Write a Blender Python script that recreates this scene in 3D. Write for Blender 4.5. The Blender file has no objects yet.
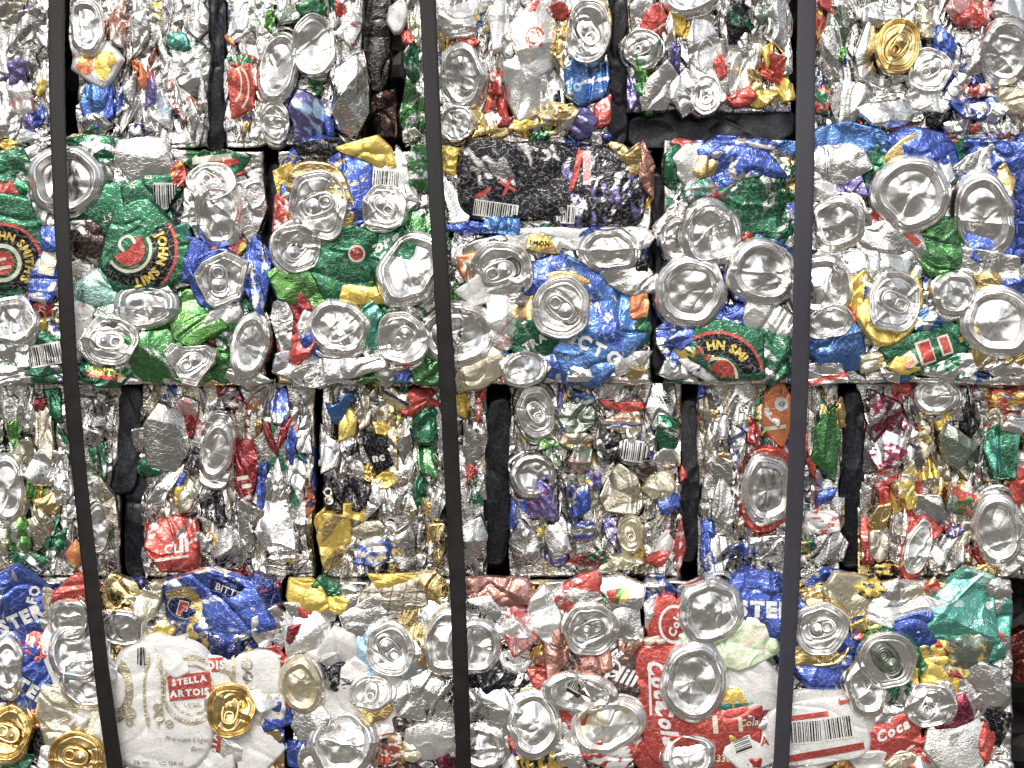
import bpy, bmesh, math
import numpy as np

# ------------------------------------------------------------------ basics
S = 0.00085                 # metres per layout unit
CAM_D = 1.65                # camera distance from the face of the bale, metres
DP = CAM_D / S
scene = bpy.context.scene
COL = scene.collection
PI = math.pi

RGB = dict(                 # rgb + paint flag (0 = bare or lacquered metal, 1 = opaque paint)
    si=(.83, .815, .785, 0), sd=(.60, .585, .56, 0), tc=(.34, .33, .32, 0), wh=(.75, .745, .72, 1), iv=(.80, .79, .76, .3),
    go=(.80, .56, .17, 0), pg=(.74, .66, .44, .25), ye=(.90, .62, .03, .4), bl=(.05, .11, .50, .25),
    bb=(.06, .20, .55, .2), lb=(.36, .60, .82, .5), nb=(.018, .03, .17, .3), pu=(.20, .17, .46, .15), gr=(.015, .17, .075, .25),
    lg=(.11, .36, .05, .1), mg=(.05, .24, .05, .2), te=(.07, .42, .32, .2), pt=(.40, .72, .62, .2), re=(.66, .06, .04, .4),
    dr=(.34, .015, .02, .3), ma=(.24, .02, .06, .2), oR=(.88, .24, .05, .5), pk=(.70, .30, .30, .4), br=(.48, .20, .14, .2),
    db=(.075, .05, .045, .3), bk=(.018, .018, .022, .3), tn=(.52, .46, .33, .15), wg=(.55, .70, .42, .7), gg=(.30, .36, .27, .1),
    cr=(.78, .70, .52, .8))
WORDS = dict(si='silver', sd='dull silver', tc='tarnished', wh='white', iv='off-white', go='gold', pg='pale gold', ye='yellow',
    bl='blue', bb='bright blue', lb='light blue', nb='navy', pu='purple', gr='green', lg='bright green', mg='leaf green', te='teal',
    pt='pale teal', re='red', dr='dark red', ma='maroon', oR='orange', pk='pink', br='copper brown', db='dark brown', bk='black',
    tn='tan', wg='pale green', gg='grey green', cr='cream')

def C4(c):
    return np.array(RGB[c] if isinstance(c, str) else c, dtype=np.float64)

for _k, _v in RGB.items():              # inks on aluminium are duller than paint
    if _k not in ('si', 'sd', 'tc', 'wh', 'iv', 'bk', 'db'):
        _g = .3 * _v[0] + .6 * _v[1] + .1 * _v[2]
        RGB[_k] = tuple(_g + (q - _g) * .82 for q in _v[:3]) + (_v[3],)

# ------------------------------------------------------------------ noise
def _h(ix, iy, seed):
    ix = ix.astype(np.int64); iy = iy.astype(np.int64)
    n = (ix * 374761393 + iy * 668265263 + int(seed) * 974634777) & 0xffffffff
    n = ((n ^ (n >> 13)) * 1274126177) & 0xffffffff
    n = ((n ^ (n >> 16)) * 2246822519) & 0xffffffff
    n = n ^ (n >> 15)
    return (n & 0xffffff) / float(0xffffff) * 2 - 1

def facet(x, y, seed):
    """Creased sheet: random heights on a skewed lattice, flat between them. -1..1"""
    u = x + y * .57735; v = y * 1.1547
    iu = np.floor(u); iv = np.floor(v); fu = u - iu; fv = v - iv
    a = _h(iu, iv, seed); d = _h(iu + 1, iv + 1, seed)
    b = _h(iu + 1, iv, seed); c = _h(iu, iv + 1, seed)
    return np.where(fu > fv, a * (1 - fu) + b * (fu - fv) + d * fv, a * (1 - fv) + c * (fv - fu) + d * fu)

def vnoise(x, y, seed):
    iu = np.floor(x); iv = np.floor(y); fu = x - iu; fv = y - iv
    fu = fu * fu * (3 - 2 * fu); fv = fv * fv * (3 - 2 * fv)
    a = _h(iu, iv, seed); b = _h(iu + 1, iv, seed); c = _h(iu, iv + 1, seed); d = _h(iu + 1, iv + 1, seed)
    return (a * (1 - fu) + b * fu) * (1 - fv) + (c * (1 - fu) + d * fu) * fv

def crumple(x, y, seed, s1, a1, s2, a2, ang=0., an=1.):
    c, s = math.cos(ang), math.sin(ang)
    X = (x * c + y * s) / an; Y = (-x * s + y * c) * 1.0
    wx = vnoise(X / (s1 * 1.3), Y / (s1 * 1.3), seed + 5) * s1 * .55
    wy = vnoise(X / (s1 * 1.3), Y / (s1 * 1.3), seed + 6) * s1 * .55
    X = X + wx; Y = Y + wy
    m = .55 + .45 * vnoise(X / (s1 * 1.8), Y / (s1 * 1.8), seed + 9)
    z = a1 * facet(X / s1, Y / s1, seed) + a2 * m * facet(X / s2 + 7.3, Y / s2 - 3.1, seed + 1)
    r = 1 - np.abs(vnoise(X / (s1 * .8) + 9, Y / (s1 * .8), seed + 3)) * 5          # sharp raised creases
    g = 1 - np.abs(vnoise(X / (s1 * 1.05) - 4, Y / (s1 * 1.05) + 2, seed + 17)) * 4.5   # deep sharp furrows
    return z + a2 * .9 * np.clip(r, 0, 1) ** 1.5 - a2 * 2.4 * np.clip(g, 0, 1) ** 1.7

def smooth(a, b, t):
    t = np.clip((t - a) / (b - a), 0, 1)
    return t * t * (3 - 2 * t)

# ------------------------------------------------------------------ meshes
MAT = {}

def build(name, V, faces, cols, mat, parent=None, loc=(0, 0, 0)):
    """V: (n,3) in layout units (x right, y up, z to the viewer); faces: list of int arrays (m,k)."""
    me = bpy.data.meshes.new(name)
    V = np.asarray(V, dtype=np.float64)
    W = np.empty((len(V), 3), dtype=np.float32)
    W[:, 0] = V[:, 0] * S; W[:, 1] = -V[:, 2] * S; W[:, 2] = V[:, 1] * S
    me.vertices.add(len(W)); me.vertices.foreach_set('co', W.ravel())
    faces = [np.asarray(f, dtype=np.int32) for f in faces if len(f)]
    loops = np.concatenate([f.ravel() for f in faces])
    sizes = np.concatenate([np.full(len(f), f.shape[1], dtype=np.int32) for f in faces])
    starts = np.concatenate([[0], np.cumsum(sizes)[:-1]]).astype(np.int32)
    me.loops.add(len(loops)); me.loops.foreach_set('vertex_index', loops.astype(np.int32))
    me.polygons.add(len(sizes)); me.polygons.foreach_set('loop_start', starts)
    me.polygons.foreach_set('loop_total', sizes)
    me.polygons.foreach_set('use_smooth', np.ones(len(sizes), dtype=bool))
    me.update(calc_edges=True)
    if cols is not None:
        at = me.color_attributes.new('print', 'FLOAT_COLOR', 'POINT')
        at.data.foreach_set('color', np.asarray(cols, dtype=np.float32).ravel())
    me.materials.append(mat)
    o = bpy.data.objects.new(name, me); COL.objects.link(o)
    if parent is not None:
        o.parent = parent
        p = parent
        base = np.zeros(3)
        while p is not None:
            base += np.array(p.location); p = p.parent
        o.location = tuple(np.array(loc) - base)
    else:
        o.location = loc
    return o

_grid = {}
def disc_grid(n):
    """n x n concentric grid on the unit disc: r, theta, quads."""
    if n in _grid: return _grid[n]
    t = np.linspace(-1, 1, n)
    a, b = np.meshgrid(t, t, indexing='xy')
    r = np.maximum(np.abs(a), np.abs(b))
    with np.errstate(divide='ignore', invalid='ignore'):
        ph = np.where(np.abs(a) > np.abs(b), (PI / 4) * (b / a), PI / 2 - (PI / 4) * (a / b))
    ph = np.where(r == 0, 0, ph)
    sg = np.where(np.abs(a) > np.abs(b), np.sign(a), np.sign(b))
    ph = np.where(sg < 0, ph + PI, ph)
    idx = np.arange(n * n).reshape(n, n)
    q = np.stack([idx[:-1, :-1], idx[:-1, 1:], idx[1:, 1:], idx[1:, :-1]], -1).reshape(-1, 4)
    _grid[n] = (r.ravel(), ph.ravel(), q)
    return _grid[n]

def ragged(w, h, rot, p, rng):
    """Corners of an uneven, creased outline round the origin (page up is +y)."""
    k = int(rng.integers(6, 10))
    a = np.sort((np.arange(k) + rng.uniform(-.36, .36, k)) * 2 * PI / k + rng.uniform(0, 6.28))
    r = (np.abs(np.cos(a) / (w / 2)) ** p + np.abs(np.sin(a) / (h / 2)) ** p) ** (-1 / p) * rng.uniform(.84, 1.2, k)
    x = r * np.cos(a); y = r * np.sin(a); c, s = math.cos(rot), math.sin(rot)
    return [(x[i] * c - y[i] * s, -(x[i] * s + y[i] * c)) for i in range(k)]

def outline(w, h, rot, p, rng, wob, poly=None, cx=0, cy=0):
    """Radius as a function of angle, in layout units (page up is +y)."""
    th = np.linspace(-PI, PI, 361)
    if poly:
        P = np.array([(x - cx, cy - y) for x, y in poly], dtype=float)
        best = np.full(361, 1e9)
        for k in range(len(P)):
            a = P[k]; b = P[(k + 1) % len(P)]
            e = b - a
            dx, dy = np.cos(th), np.sin(th)
            den = dx * e[1] - dy * e[0]
            den = np.where(np.abs(den) < 1e-9, 1e-9, den)
            t = (a[0] * e[1] - a[1] * e[0]) / den
            u = (a[0] * dy - a[1] * dx) / den
            best = np.where((t > 0) & (u >= -1e-6) & (u <= 1 + 1e-6) & (t < best), t, best)
        best = np.where(best > 1e8, np.min(best), best)
        k = np.exp(-np.linspace(-1.5, 1.5, 9) ** 2); k /= k.sum()
        R = np.convolve(np.concatenate([best[-9:-1], best, best[1:9]]), k, 'same')[8:-8]
    else:
        c = np.abs(np.cos(th - rot)) / (w / 2); s = np.abs(np.sin(th - rot)) / (h / 2)
        R = (c ** p + s ** p) ** (-1 / p)
    m = np.ones_like(th)
    for k in range(2, 8):
        m += wob * rng.uniform(-1, 1) / k ** .7 * np.cos(k * th + rng.uniform(0, 6.28))
    R = R * m
    return lambda t: np.interp((t + PI) % (2 * PI) - PI, th, R)

# ------------------------------------------------------------------ letters
_glyph = {}
def glyph(ch, bold=.02):
    key = (ch, bold)
    if key in _glyph: return _glyph[key]
    cu = bpy.data.curves.new('lettering', 'FONT'); cu.body = ch; cu.size = 1.0
    cu.offset = bold; cu.resolution_u = 2; cu.fill_mode = 'FRONT'
    ob = bpy.data.objects.new('lettering', cu); COL.objects.link(ob)
    bpy.context.view_layer.update()
    dg = bpy.context.evaluated_depsgraph_get()
    me = bpy.data.meshes.new_from_object(ob.evaluated_get(dg))
    bm = bmesh.new(); bm.from_mesh(me)
    bmesh.ops.triangulate(bm, faces=bm.faces[:])
    for _ in range(2):
        long = [e for e in bm.edges if e.calc_length() > .3]
        if not long: break
        bmesh.ops.subdivide_edges(bm, edges=long, cuts=1)
        bmesh.ops.triangulate(bm, faces=bm.faces[:])
    bm.verts.ensure_lookup_table()
    V = np.array([(v.co.x, v.co.y) for v in bm.verts]).reshape(-1, 2)
    F = np.array([[v.index for v in f.verts] for f in bm.faces], dtype=np.int32).reshape(-1, 3)
    if len(F):
        a, b, c = V[F[:, 0]], V[F[:, 1]], V[F[:, 2]]
        cr = (b[:, 0] - a[:, 0]) * (c[:, 1] - a[:, 1]) - (b[:, 1] - a[:, 1]) * (c[:, 0] - a[:, 0])
        F[cr < 0] = F[cr < 0][:, ::-1]
    bm.free(); bpy.data.objects.remove(ob); bpy.data.curves.remove(cu); bpy.data.meshes.remove(me)
    if len(V):
        x0, x1 = V[:, 0].min(), V[:, 0].max(); V = V.copy(); V[:, 0] -= x0; adv = x1 - x0 + .09
    else:
        adv = .3
    _glyph[key] = (V, F, adv)
    return _glyph[key]

def text_shape(txt, x, y, size, ang=0., arc=None, shear=0., bold=.02, wide=1., spread=1.):
    """2-D letters in page coordinates. arc=(cx, cy, radius, start_deg, dir): letters follow a circle, tops outward (dir=1) clockwise."""
    Vs, Fs, n = [], [], 0
    if arc is None:
        tot = sum((glyph(c, bold)[2] if c != ' ' else .32) * wide * spread for c in txt) * size
        pen = -tot / 2
        ca, sa = math.cos(math.radians(ang)), math.sin(math.radians(ang))
        for c in txt:
            if c == ' ': pen += .32 * size * wide; continue
            V, F, adv = glyph(c, bold)
            q = V * size; q = np.stack([q[:, 0] * wide + q[:, 1] * shear + pen, q[:, 1] - size * .35], 1)
            Vs.append(np.stack([x + q[:, 0] * ca - q[:, 1] * sa, y - (q[:, 0] * sa + q[:, 1] * ca)], 1))
            Fs.append(F + n); n += len(V); pen += adv * size * wide * spread
    else:
        cx, cy, R, a0 = arc[:4]
        t = math.radians(a0)
        for c in txt:
            if c == ' ': t -= .35 * size * wide / R; continue
            V, F, adv = glyph(c, bold)
            w = adv * size * wide
            tm = t - w / 2 / R
            q = V * size; qx = q[:, 0] * wide - w / 2; qy = q[:, 1] - size * .35 + R
            # local frame: outward = (cos tm, sin tm), clockwise tangent = (sin tm, -cos tm)
            px = math.cos(tm) * qy + math.sin(tm) * qx
            py = math.sin(tm) * qy - math.cos(tm) * qx
            Vs.append(np.stack([cx + px, cy - py], 1)); Fs.append(F + n); n += len(V)
            t -= w * spread / R
    return np.concatenate(Vs), np.concatenate(Fs)

def grid_rect(x, y, w, h, ang):
    nx, ny = max(2, int(w / 2) + 1), max(2, int(h / 2) + 1)
    a, b = np.meshgrid(np.linspace(-w / 2, w / 2, nx), np.linspace(-h / 2, h / 2, ny))
    ca, sa = math.cos(math.radians(ang)), math.sin(math.radians(ang))
    V = np.stack([x + a.ravel() * ca - b.ravel() * sa, y - (a.ravel() * sa + b.ravel() * ca)], 1)
    i = np.arange(nx * ny).reshape(ny, nx)
    q = np.stack([i[:-1, :-1], i[:-1, 1:], i[1:, 1:], i[1:, :-1]], -1).reshape(-1, 4)
    F = np.concatenate([q[:, [0, 1, 2]], q[:, [0, 2, 3]]])
    return V, F

def ring_shape(x, y, r0, r1, a0=0, a1=360, squash=1., ang=0.):
    n = max(10, int(abs(a1 - a0) / 9)); k = 2
    t = np.radians(np.linspace(a0, a1, n + 1)); rr = np.linspace(r0, r1, k + 1)
    T, R = np.meshgrid(t, rr)
    px = (R * np.cos(T)).ravel(); py = (R * np.sin(T) * squash).ravel()
    ca, sa = math.cos(math.radians(ang)), math.sin(math.radians(ang))
    V = np.stack([x + px * ca - py * sa, y - (px * sa + py * ca)], 1)
    i = np.arange((n + 1) * (k + 1)).reshape(k + 1, n + 1)
    q = np.stack([i[:-1, :-1], i[:-1, 1:], i[1:, 1:], i[1:, :-1]], -1).reshape(-1, 4)
    q = q[:, ::-1]
    return V, np.concatenate([q[:, [0, 1, 2]], q[:, [0, 2, 3]]])

def poly_shape(pts):
    bm = bmesh.new()
    f = bm.faces.new([bm.verts.new((p[0], -p[1], 0)) for p in pts])
    bmesh.ops.triangulate(bm, faces=bm.faces[:])
    for _ in range(3):
        lo = [e for e in bm.edges if e.calc_length() > 4]
        if not lo: break
        bmesh.ops.subdivide_edges(bm, edges=lo, cuts=1); bmesh.ops.triangulate(bm, faces=bm.faces[:])
    bm.verts.index_update()
    V = np.array([(v.co.x, -v.co.y) for v in bm.verts]); F = np.array([[v.index for v in f.verts] for f in bm.faces])
    bm.free()
    a, b, c = V[F[:, 0]], V[F[:, 1]], V[F[:, 2]]
    cr = (b[:, 0] - a[:, 0]) * (c[:, 1] - a[:, 1]) - (b[:, 1] - a[:, 1]) * (c[:, 0] - a[:, 0])
    F[cr > 0] = F[cr > 0][:, ::-1]          # page y is down
    return V, F

def marks_of(m):
    """A printed mark -> list of (V page, F, colour, lift)."""
    k = m[0]
    if k == 'text':
        _, txt, x, y, size, ang, col = m[:7]; kw = m[7] if len(m) > 7 else {}
        V, F = text_shape(txt, x, y, size, ang, **kw); return [(V, F, col, .9)]
    if k == 'arc':
        _, txt, cx, cy, R, a0, size, col = m[:8]; kw = m[8] if len(m) > 8 else {}
        V, F = text_shape(txt, 0, 0, size, 0, arc=(cx, cy, R, a0), **kw); return [(V, F, col, .9)]
    if k == 'ring':
        _, x, y, r0, r1, col = m[:6]; kw = m[6] if len(m) > 6 else {}
        V, F = ring_shape(x, y, r0, r1, **kw); return [(V, F, col, .45)]
    if k == 'disc':
        _, x, y, r, col = m[:5]; kw = m[5] if len(m) > 5 else {}
        V, F = ring_shape(x, y, .01, r, **kw); return [(V, F, col, .6)]
    if k == 'rect':
        _, x, y, w, h, ang, col = m[:7]
        V, F = grid_rect(x, y, w, h, ang); return [(V, F, col, .5 + (m[7] if len(m) > 7 else 0))]
    if k == 'poly':
        V, F = poly_shape(m[1]); return [(V, F, m[2], .5 + (m[3] if len(m) > 3 else 0))]
    if k == 'bars':                          # a barcode
        _, x, y, w, h, ang = m[:6]
        out = [(*grid_rect(x, y, w, h, ang), 'wh', .55)]
        r = np.random.default_rng(int(x * 7 + y)); p = -w / 2 + 1.2
        ca, sa = math.cos(math.radians(ang)), math.sin(math.radians(ang))
        while p < w / 2 - 1.2:
            bw = r.choice([.7, .7, 1.1, 1.6]); 
            out.append((*grid_rect(x + p * ca, y - p * sa, bw, h * .84, ang), 'bk', .85)); p += bw + r.choice([.8, 1.1, 1.6])
        return out
    raise ValueError(k)

# ------------------------------------------------------------------ crushed sheets and can ends
_count = [0]
def rng_new():
    _count[0] += 1
    return np.random.default_rng(7000 + _count[0])

def finish(cx, cy, r, ph, q, Rf, H, z0, cols, marks, name, parent, mat):
    """Place a height field with its printed marks as one mesh."""
    R = Rf(ph) * r
    x = R * np.cos(ph); y = R * np.sin(ph)
    z = H(x, y)
    V = [np.stack([x, y, z], 1)]; F = [q]; Cc = [cols(x, y)]; n = len(x)
    for mi, m in enumerate(marks):
        for (mv, mf, col, lift) in marks_of(m):
            lx = mv[:, 0] - cx; ly = cy - mv[:, 1]
            rad = np.hypot(lx, ly) / np.maximum(Rf(np.arctan2(ly, lx)), 1e-6)
            keep = (rad[mf] < .93).all(1)
            if not keep.any(): continue
            mf = mf[keep]
            V.append(np.stack([lx, ly, H(lx, ly) + lift + .14 * mi], 1)); 
            F.append(mf[:, ::-1] + n if k_flip(lx, ly, mf) else mf + n)
            Cc.append(np.tile(C4(col), (len(lx), 1))); n += len(lx)
    k = (DP - z0) / DP
    loc = ((cx - 512) * S * k, 0, (384 - cy) * S * k)
    faces3 = [f for f in F if f.shape[1] == 3]; faces4 = [f for f in F if f.shape[1] == 4]
    fl = ([np.concatenate(faces4)] if faces4 else []) + ([np.concatenate(faces3)] if faces3 else [])
    return build(name, np.concatenate(V), fl, np.concatenate(Cc), mat, parent, loc)

def k_flip(lx, ly, mf):
    a, b, c = mf[0]
    return (lx[b] - lx[a]) * (ly[c] - ly[a]) - (ly[b] - ly[a]) * (lx[c] - lx[a]) < 0

def paint(base, prints, rng):
    """Ink on a sheet: base colour plus patches; returns a function of local x, y."""
    seed = int(rng.integers(1e6))
    b = C4(base)
    def f(x, y):
        c = np.tile(b, (len(x), 1))
        for p in prints:
            if p[0] == 'blot':
                _, sc, thr, col = p
                sd = seed + sum(map(ord, str(col))); t = (sd % 7) * .45
                u = (x * math.cos(t) + y * math.sin(t)) / (1.9 * sc); v = (-x * math.sin(t) + y * math.cos(t)) / (.85 * sc)
                nz = .75 * facet(u + .3 * vnoise(v, u, sd), v, sd) + .45 * facet(u * 2.7, v * 2.7, sd + 1)
                m = smooth(thr - .05, thr + .07, nz)
            elif p[0] == 'band':
                _, ang, off, wd, col = p
                t = math.radians(ang); d = -x * math.sin(t) + y * math.cos(t) - off + 1.2 * vnoise(x / 9, y / 9, seed)
                m = 1 - smooth(wd / 2 - .5, wd / 2 + .5, np.abs(d))
            c = c + (C4(col) - c) * m[:, None]
        return c
    return f

def sheet(parent, cx, cy, w, h, rot, col, z0, rng, name='crushed_can', poly=None, prints=(), marks=(), A=1., dome=None,
          p=2.8, wob=.07, an=1., fang=None, sm=1., n=None, edge=7.5, tilt=None, mat='can_metal'):
    rot = math.radians(rot)
    if poly:
        P = np.array(poly, float); cx, cy = P.mean(0); w, h = np.ptp(P, axis=0); wob *= .4
        Rf = outline(w, h, rot, p, rng, wob, poly, cx, cy)
    elif p == 2.8:
        Rf = outline(w, h, 0, p, rng, wob * .35, ragged(w, h, rot, p, rng))
    else:
        Rf = outline(w, h, rot, p, rng, wob, poly, cx, cy)
    seed = int(rng.integers(1e6)); mn = min(w, h)
    dome = min(1. + .035 * mn, 3.5) if dome is None else dome
    s1 = float(np.clip(mn * .6, 8, 28)) * sm; s2 = float(np.clip(mn * .24, 4.5, 9)) * sm
    a1 = min(.16 * s1, 3.4) * A; a2 = .18 * s2 * A
    ang = (rot + rng.choice([0, PI / 2]) + rng.normal(0, .3)) if fang is None else math.radians(fang)
    if an == 1.: an = rng.uniform(1., 1.9)
    k = .22 if A > .65 else .1
    tx, ty = tilt if tilt else (rng.normal(0, k), rng.normal(0, k))
    tl = math.hypot(tx, ty); lim = min(.45, 6.5 / (max(w, h) / 2)) 
    if tl > lim: tx *= lim / tl; ty *= lim / tl
    ca, sa = (math.cos(rot), math.sin(rot)) if w < h else (-math.sin(rot), math.cos(rot))     # across the short side
    curl = rng.choice([1, 1, -.8]) * min(rng.uniform(.04, .15) * mn, 5.) * min(A, 1.) if A > .45 else 0.
    cof = rng.uniform(-.2, .2) * mn
    folds = []
    for _ in range(int(rng.integers(1, 4)) if A > .35 else 0):
        f = rng.uniform(0, 2 * PI); folds.append((math.cos(f), math.sin(f), rng.uniform(-.3, .3) * mn, rng.choice([-1, 1]) * rng.uniform(.12, .34) * min(A, 1.1), rng.uniform(.16, .32) * mn))
    folds = [(a_, b_, c_, sl_, min(wd_, 4.5 / abs(sl_))) for (a_, b_, c_, sl_, wd_) in folds if sl_]
    def H(x, y):
        r = np.hypot(x, y) / Rf(np.arctan2(y, x))
        z = z0 + dome * (1 - r ** 2.2) + tx * x + ty * y
        z = z + crumple(x, y, seed, s1, a1, s2, a2, ang, an)
        dc = np.clip((x * ca + y * sa - cof + 2 * vnoise(x / 20, y / 20, seed + 33)) / (mn / 2), -1.2, 1.2)
        z = z + curl * (1 - dc * dc)
        bx = 1.5 * vnoise(x / 11, y / 11, seed + 31)
        for (fx, fy, off, sl, wd) in folds:
            d = np.abs(x * fx + y * fy - off + bx)
            z = z + sl * (wd - np.minimum(d, wd + .25 * d))
        return z - edge * smooth(.90, 1.03, r) ** 1.2
    if n is None: n = int(np.clip(max(w, h) / 1.25, 12, 104))
    r, ph, q = disc_grid(n)
    return finish(cx, cy, r, ph, q, Rf, H, z0, paint(col, prints, rng), marks, name, parent, MAT[mat])

def lid_profile(r):
    z = np.zeros_like(r)
    z = z + .02 * np.exp(-((r - .73) / .03) ** 2)
    z = z - .13 * np.exp(-((r - .85) / .035) ** 2)
    z = z + .085 * np.sqrt(np.clip(1 - ((r - .945) / .055) ** 2, 0, 1))
    return z - .5 * smooth(.985, 1.06, r)

def base_profile(r):
    z = -.16 * smooth(.80, 1.02, r) - .3 * smooth(.97, 1.06, r)
    z = z + .06 * np.exp(-((r - .77) / .05) ** 2)
    z = z - .17 * (1 - smooth(.58, .76, r))
    z = z + .10 * np.clip(1 - (r / .6) ** 2, 0, 1)
    z = z + .03 * np.exp(-((r - .9) / .02) ** 2)
    return z

def tab_mesh(k):
    """A pull tab: finger ring, nose plate, rivet; along +x, unit = k."""
    V, F, n = [], [], 0
    def loop(L, Wd, rad, ox, seg=26, m=6, flat=.55):
        nonlocal n
        t = np.linspace(0, 2 * PI, seg, endpoint=False)
        cx = np.sign(np.cos(t)) * np.abs(np.cos(t)) ** .75 * L + ox; cy = np.sign(np.sin(t)) * np.abs(np.sin(t)) ** .75 * Wd
        nx, ny = np.cos(t), np.sin(t)
        for j in range(m):
            a = 2 * PI * j / m
            V.append(np.stack([cx + nx * rad * math.cos(a), cy + ny * rad * math.cos(a), np.full(seg, rad * flat * math.sin(a))], 1))
        i = np.arange(seg); 
        for j in range(m):
            j2 = (j + 1) % m
            F.append(np.stack([n + j * seg + i, n + j * seg + (i + 1) % seg, n + j2 * seg + (i + 1) % seg, n + j2 * seg + i], 1)[:, ::-1])
        n += seg * m
    loop(.44, .27, .055, 0)
    loop(.17, .155, .05, -.20)
    r, ph, q = disc_grid(11)
    V.append(np.stack([.24 * r * np.cos(ph) + .2, .26 * r * np.sin(ph), .05 * (1 - r ** 4) + .09 * (1 - smooth(.2, .5, r))], 1)); F.append(q + n); n += len(r)
    return np.concatenate(V) * k, np.concatenate(F)

def can_end(parent, kind, cx, cy, w, h, rot, col, z0, rng, poly=None, tilt=None, A=1., tab=True, ta=None, mouth=None, fold=None, wob=.075,
            prints=(), marks=(), tabcol=None, n=None):
    rot_r = math.radians(rot)
    if poly:
        P = np.array(poly, float); cx, cy = P.mean(0); w, h = np.ptp(P, axis=0); wob *= .3
    Rf = outline(w, h, rot_r, 2.15, rng, wob, poly, cx, cy)
    R0 = (w + h) / 4
    seed = int(rng.integers(1e6))
    tx, ty = tilt if tilt else (rng.uniform(-.2, .2), rng.uniform(-.2, .2))
    ta = rng.uniform(0, 360) if ta is None else ta
    tr = math.radians(ta)
    mouth = (rng.random() < .75) if mouth is None else mouth
    folds = []
    nf = int(rng.integers(0, 3)) if fold is None else (fold if isinstance(fold, int) else 0)
    if isinstance(fold, (list, tuple)): folds = [(math.radians(f[0]), f[1] * R0, f[2]) for f in fold]
    for _ in range(nf):
        folds.append((rng.uniform(0, 6.28), rng.uniform(.05, .5) * R0, rng.choice([-1, 1]) * rng.uniform(.15, .5)))
    dents = [(rng.uniform(-.45, .45) * R0, rng.uniform(-.45, .45) * R0, rng.uniform(.22, .42) * R0, rng.uniform(-.16, .08) * R0) for _ in range(3)]
    prof = lid_profile if kind == 'l' else base_profile
    def H(x, y):
        r = np.hypot(x, y) / Rf(np.arctan2(y, x))
        q = np.arctan2(y, x)
        dm = .5 * vnoise(3 + 1.6 * np.cos(q), 3 + 1.6 * np.sin(q), seed + 41) + .35 * vnoise(9 + 3.5 * np.cos(q), 9 + 3.5 * np.sin(q), seed + 42)
        z = prof(np.clip(r + .05 * dm * A * smooth(.3, .7, r), 0, 2)) * R0 * (.85 + .3 * dm * min(A, 1.2)) + 1.5 * A * dm * smooth(.65, .95, r)
        fade = 1 - .6 * smooth(.7, 1.0, r)
        if kind == 'l' and tab:
            u = (x * math.cos(tr) + y * math.sin(tr)) / R0; v = (-x * math.sin(tr) + y * math.cos(tr)) / R0
            e = np.hypot((u - .42) / .27, v / .33)
            if mouth: z = z - .22 * R0 * (1 - smooth(.82, 1.05, e))
            else: z = z - .035 * R0 * np.exp(-((e - 1) / .12) ** 2)
            e2 = np.hypot((u + .12) / .66, v / .42)                      # recess round the tab
            z = z - .055 * R0 * (1 - smooth(.9, 1.1, e2))
        for (fx, fd, fs) in folds:
            d = x * math.cos(fx) + y * math.sin(fx) - fd
            d = d + .1 * R0 * vnoise(x / (.4 * R0), y / (.4 * R0), seed + 51)
            z = z + fs * (.5 * d + .5 * np.sqrt(d * d + (.09 * R0) ** 2)) + .03 * R0 * np.exp(-(d / (.06 * R0)) ** 2)
        for (dx, dy, dr, da) in dents:
            z = z + da * A * np.exp(-((x - dx) ** 2 + (y - dy) ** 2) / dr ** 2)
        kq = 1.25 if kind == 'b' else .9
        z = z + fade * kq * A * R0 * (.075 * vnoise(x / (.55 * R0) + 5, y / (.55 * R0), seed + 61) + .03 * vnoise(x / (.25 * R0), y / (.25 * R0) + 8, seed + 62))
        z = z + fade * crumple(x, y, seed, R0 * .5, .022 * R0 * A, R0 * .2, .009 * R0 * A, an=1.5, ang=seed)
        return z0 + z + tx * x + ty * y
    if n is None: n = int(np.clip(max(w, h) * 1.25, 26, 96))
    r, ph, q = disc_grid(n)
    o = finish(cx, cy, r * 1.05, ph, q, Rf, H, z0, paint(col, prints, rng), marks, 'can_end', parent, MAT['end_metal'])
    if kind == 'l' and tab:
        V, F = tab_mesh(R0 * 1.08)
        V[:, 0] -= .02 * R0
        X = V[:, 0] * math.cos(tr) - V[:, 1] * math.sin(tr); Y = V[:, 0] * math.sin(tr) + V[:, 1] * math.cos(tr)
        e = .15 * R0
        hc = float(np.median(H(np.array([0., e, -e, 0, 0]), np.array([0., 0, 0, e, -e]))))
        sx = float(np.clip((H(np.array([e]), np.array([0.]))[0] - H(np.array([-e]), np.array([0.]))[0]) / (2 * e), -.4, .4))
        sy = float(np.clip((H(np.array([0.]), np.array([e]))[0] - H(np.array([0.]), np.array([-e]))[0]) / (2 * e), -.4, .4))
        Z = V[:, 2] + hc + sx * X + sy * Y + .10 * R0
        k = (DP - z0) / DP
        build('pull_tab', np.stack([X, Y, Z], 1), [F], np.tile(C4(tabcol or col), (len(X), 1)), MAT['end_metal'], parent,
              ((cx - 512) * S * k, 0, (384 - cy) * S * k))
    return o

# ------------------------------------------------------------------ the scene's big things
def thing(name, label, cat, loc, group=None):
    o = bpy.data.objects.new(name, None); COL.objects.link(o)
    o.empty_display_size = .02
    o.location = loc; o['label'] = label; o['category'] = cat
    if group: o['group'] = group
    return o

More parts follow.
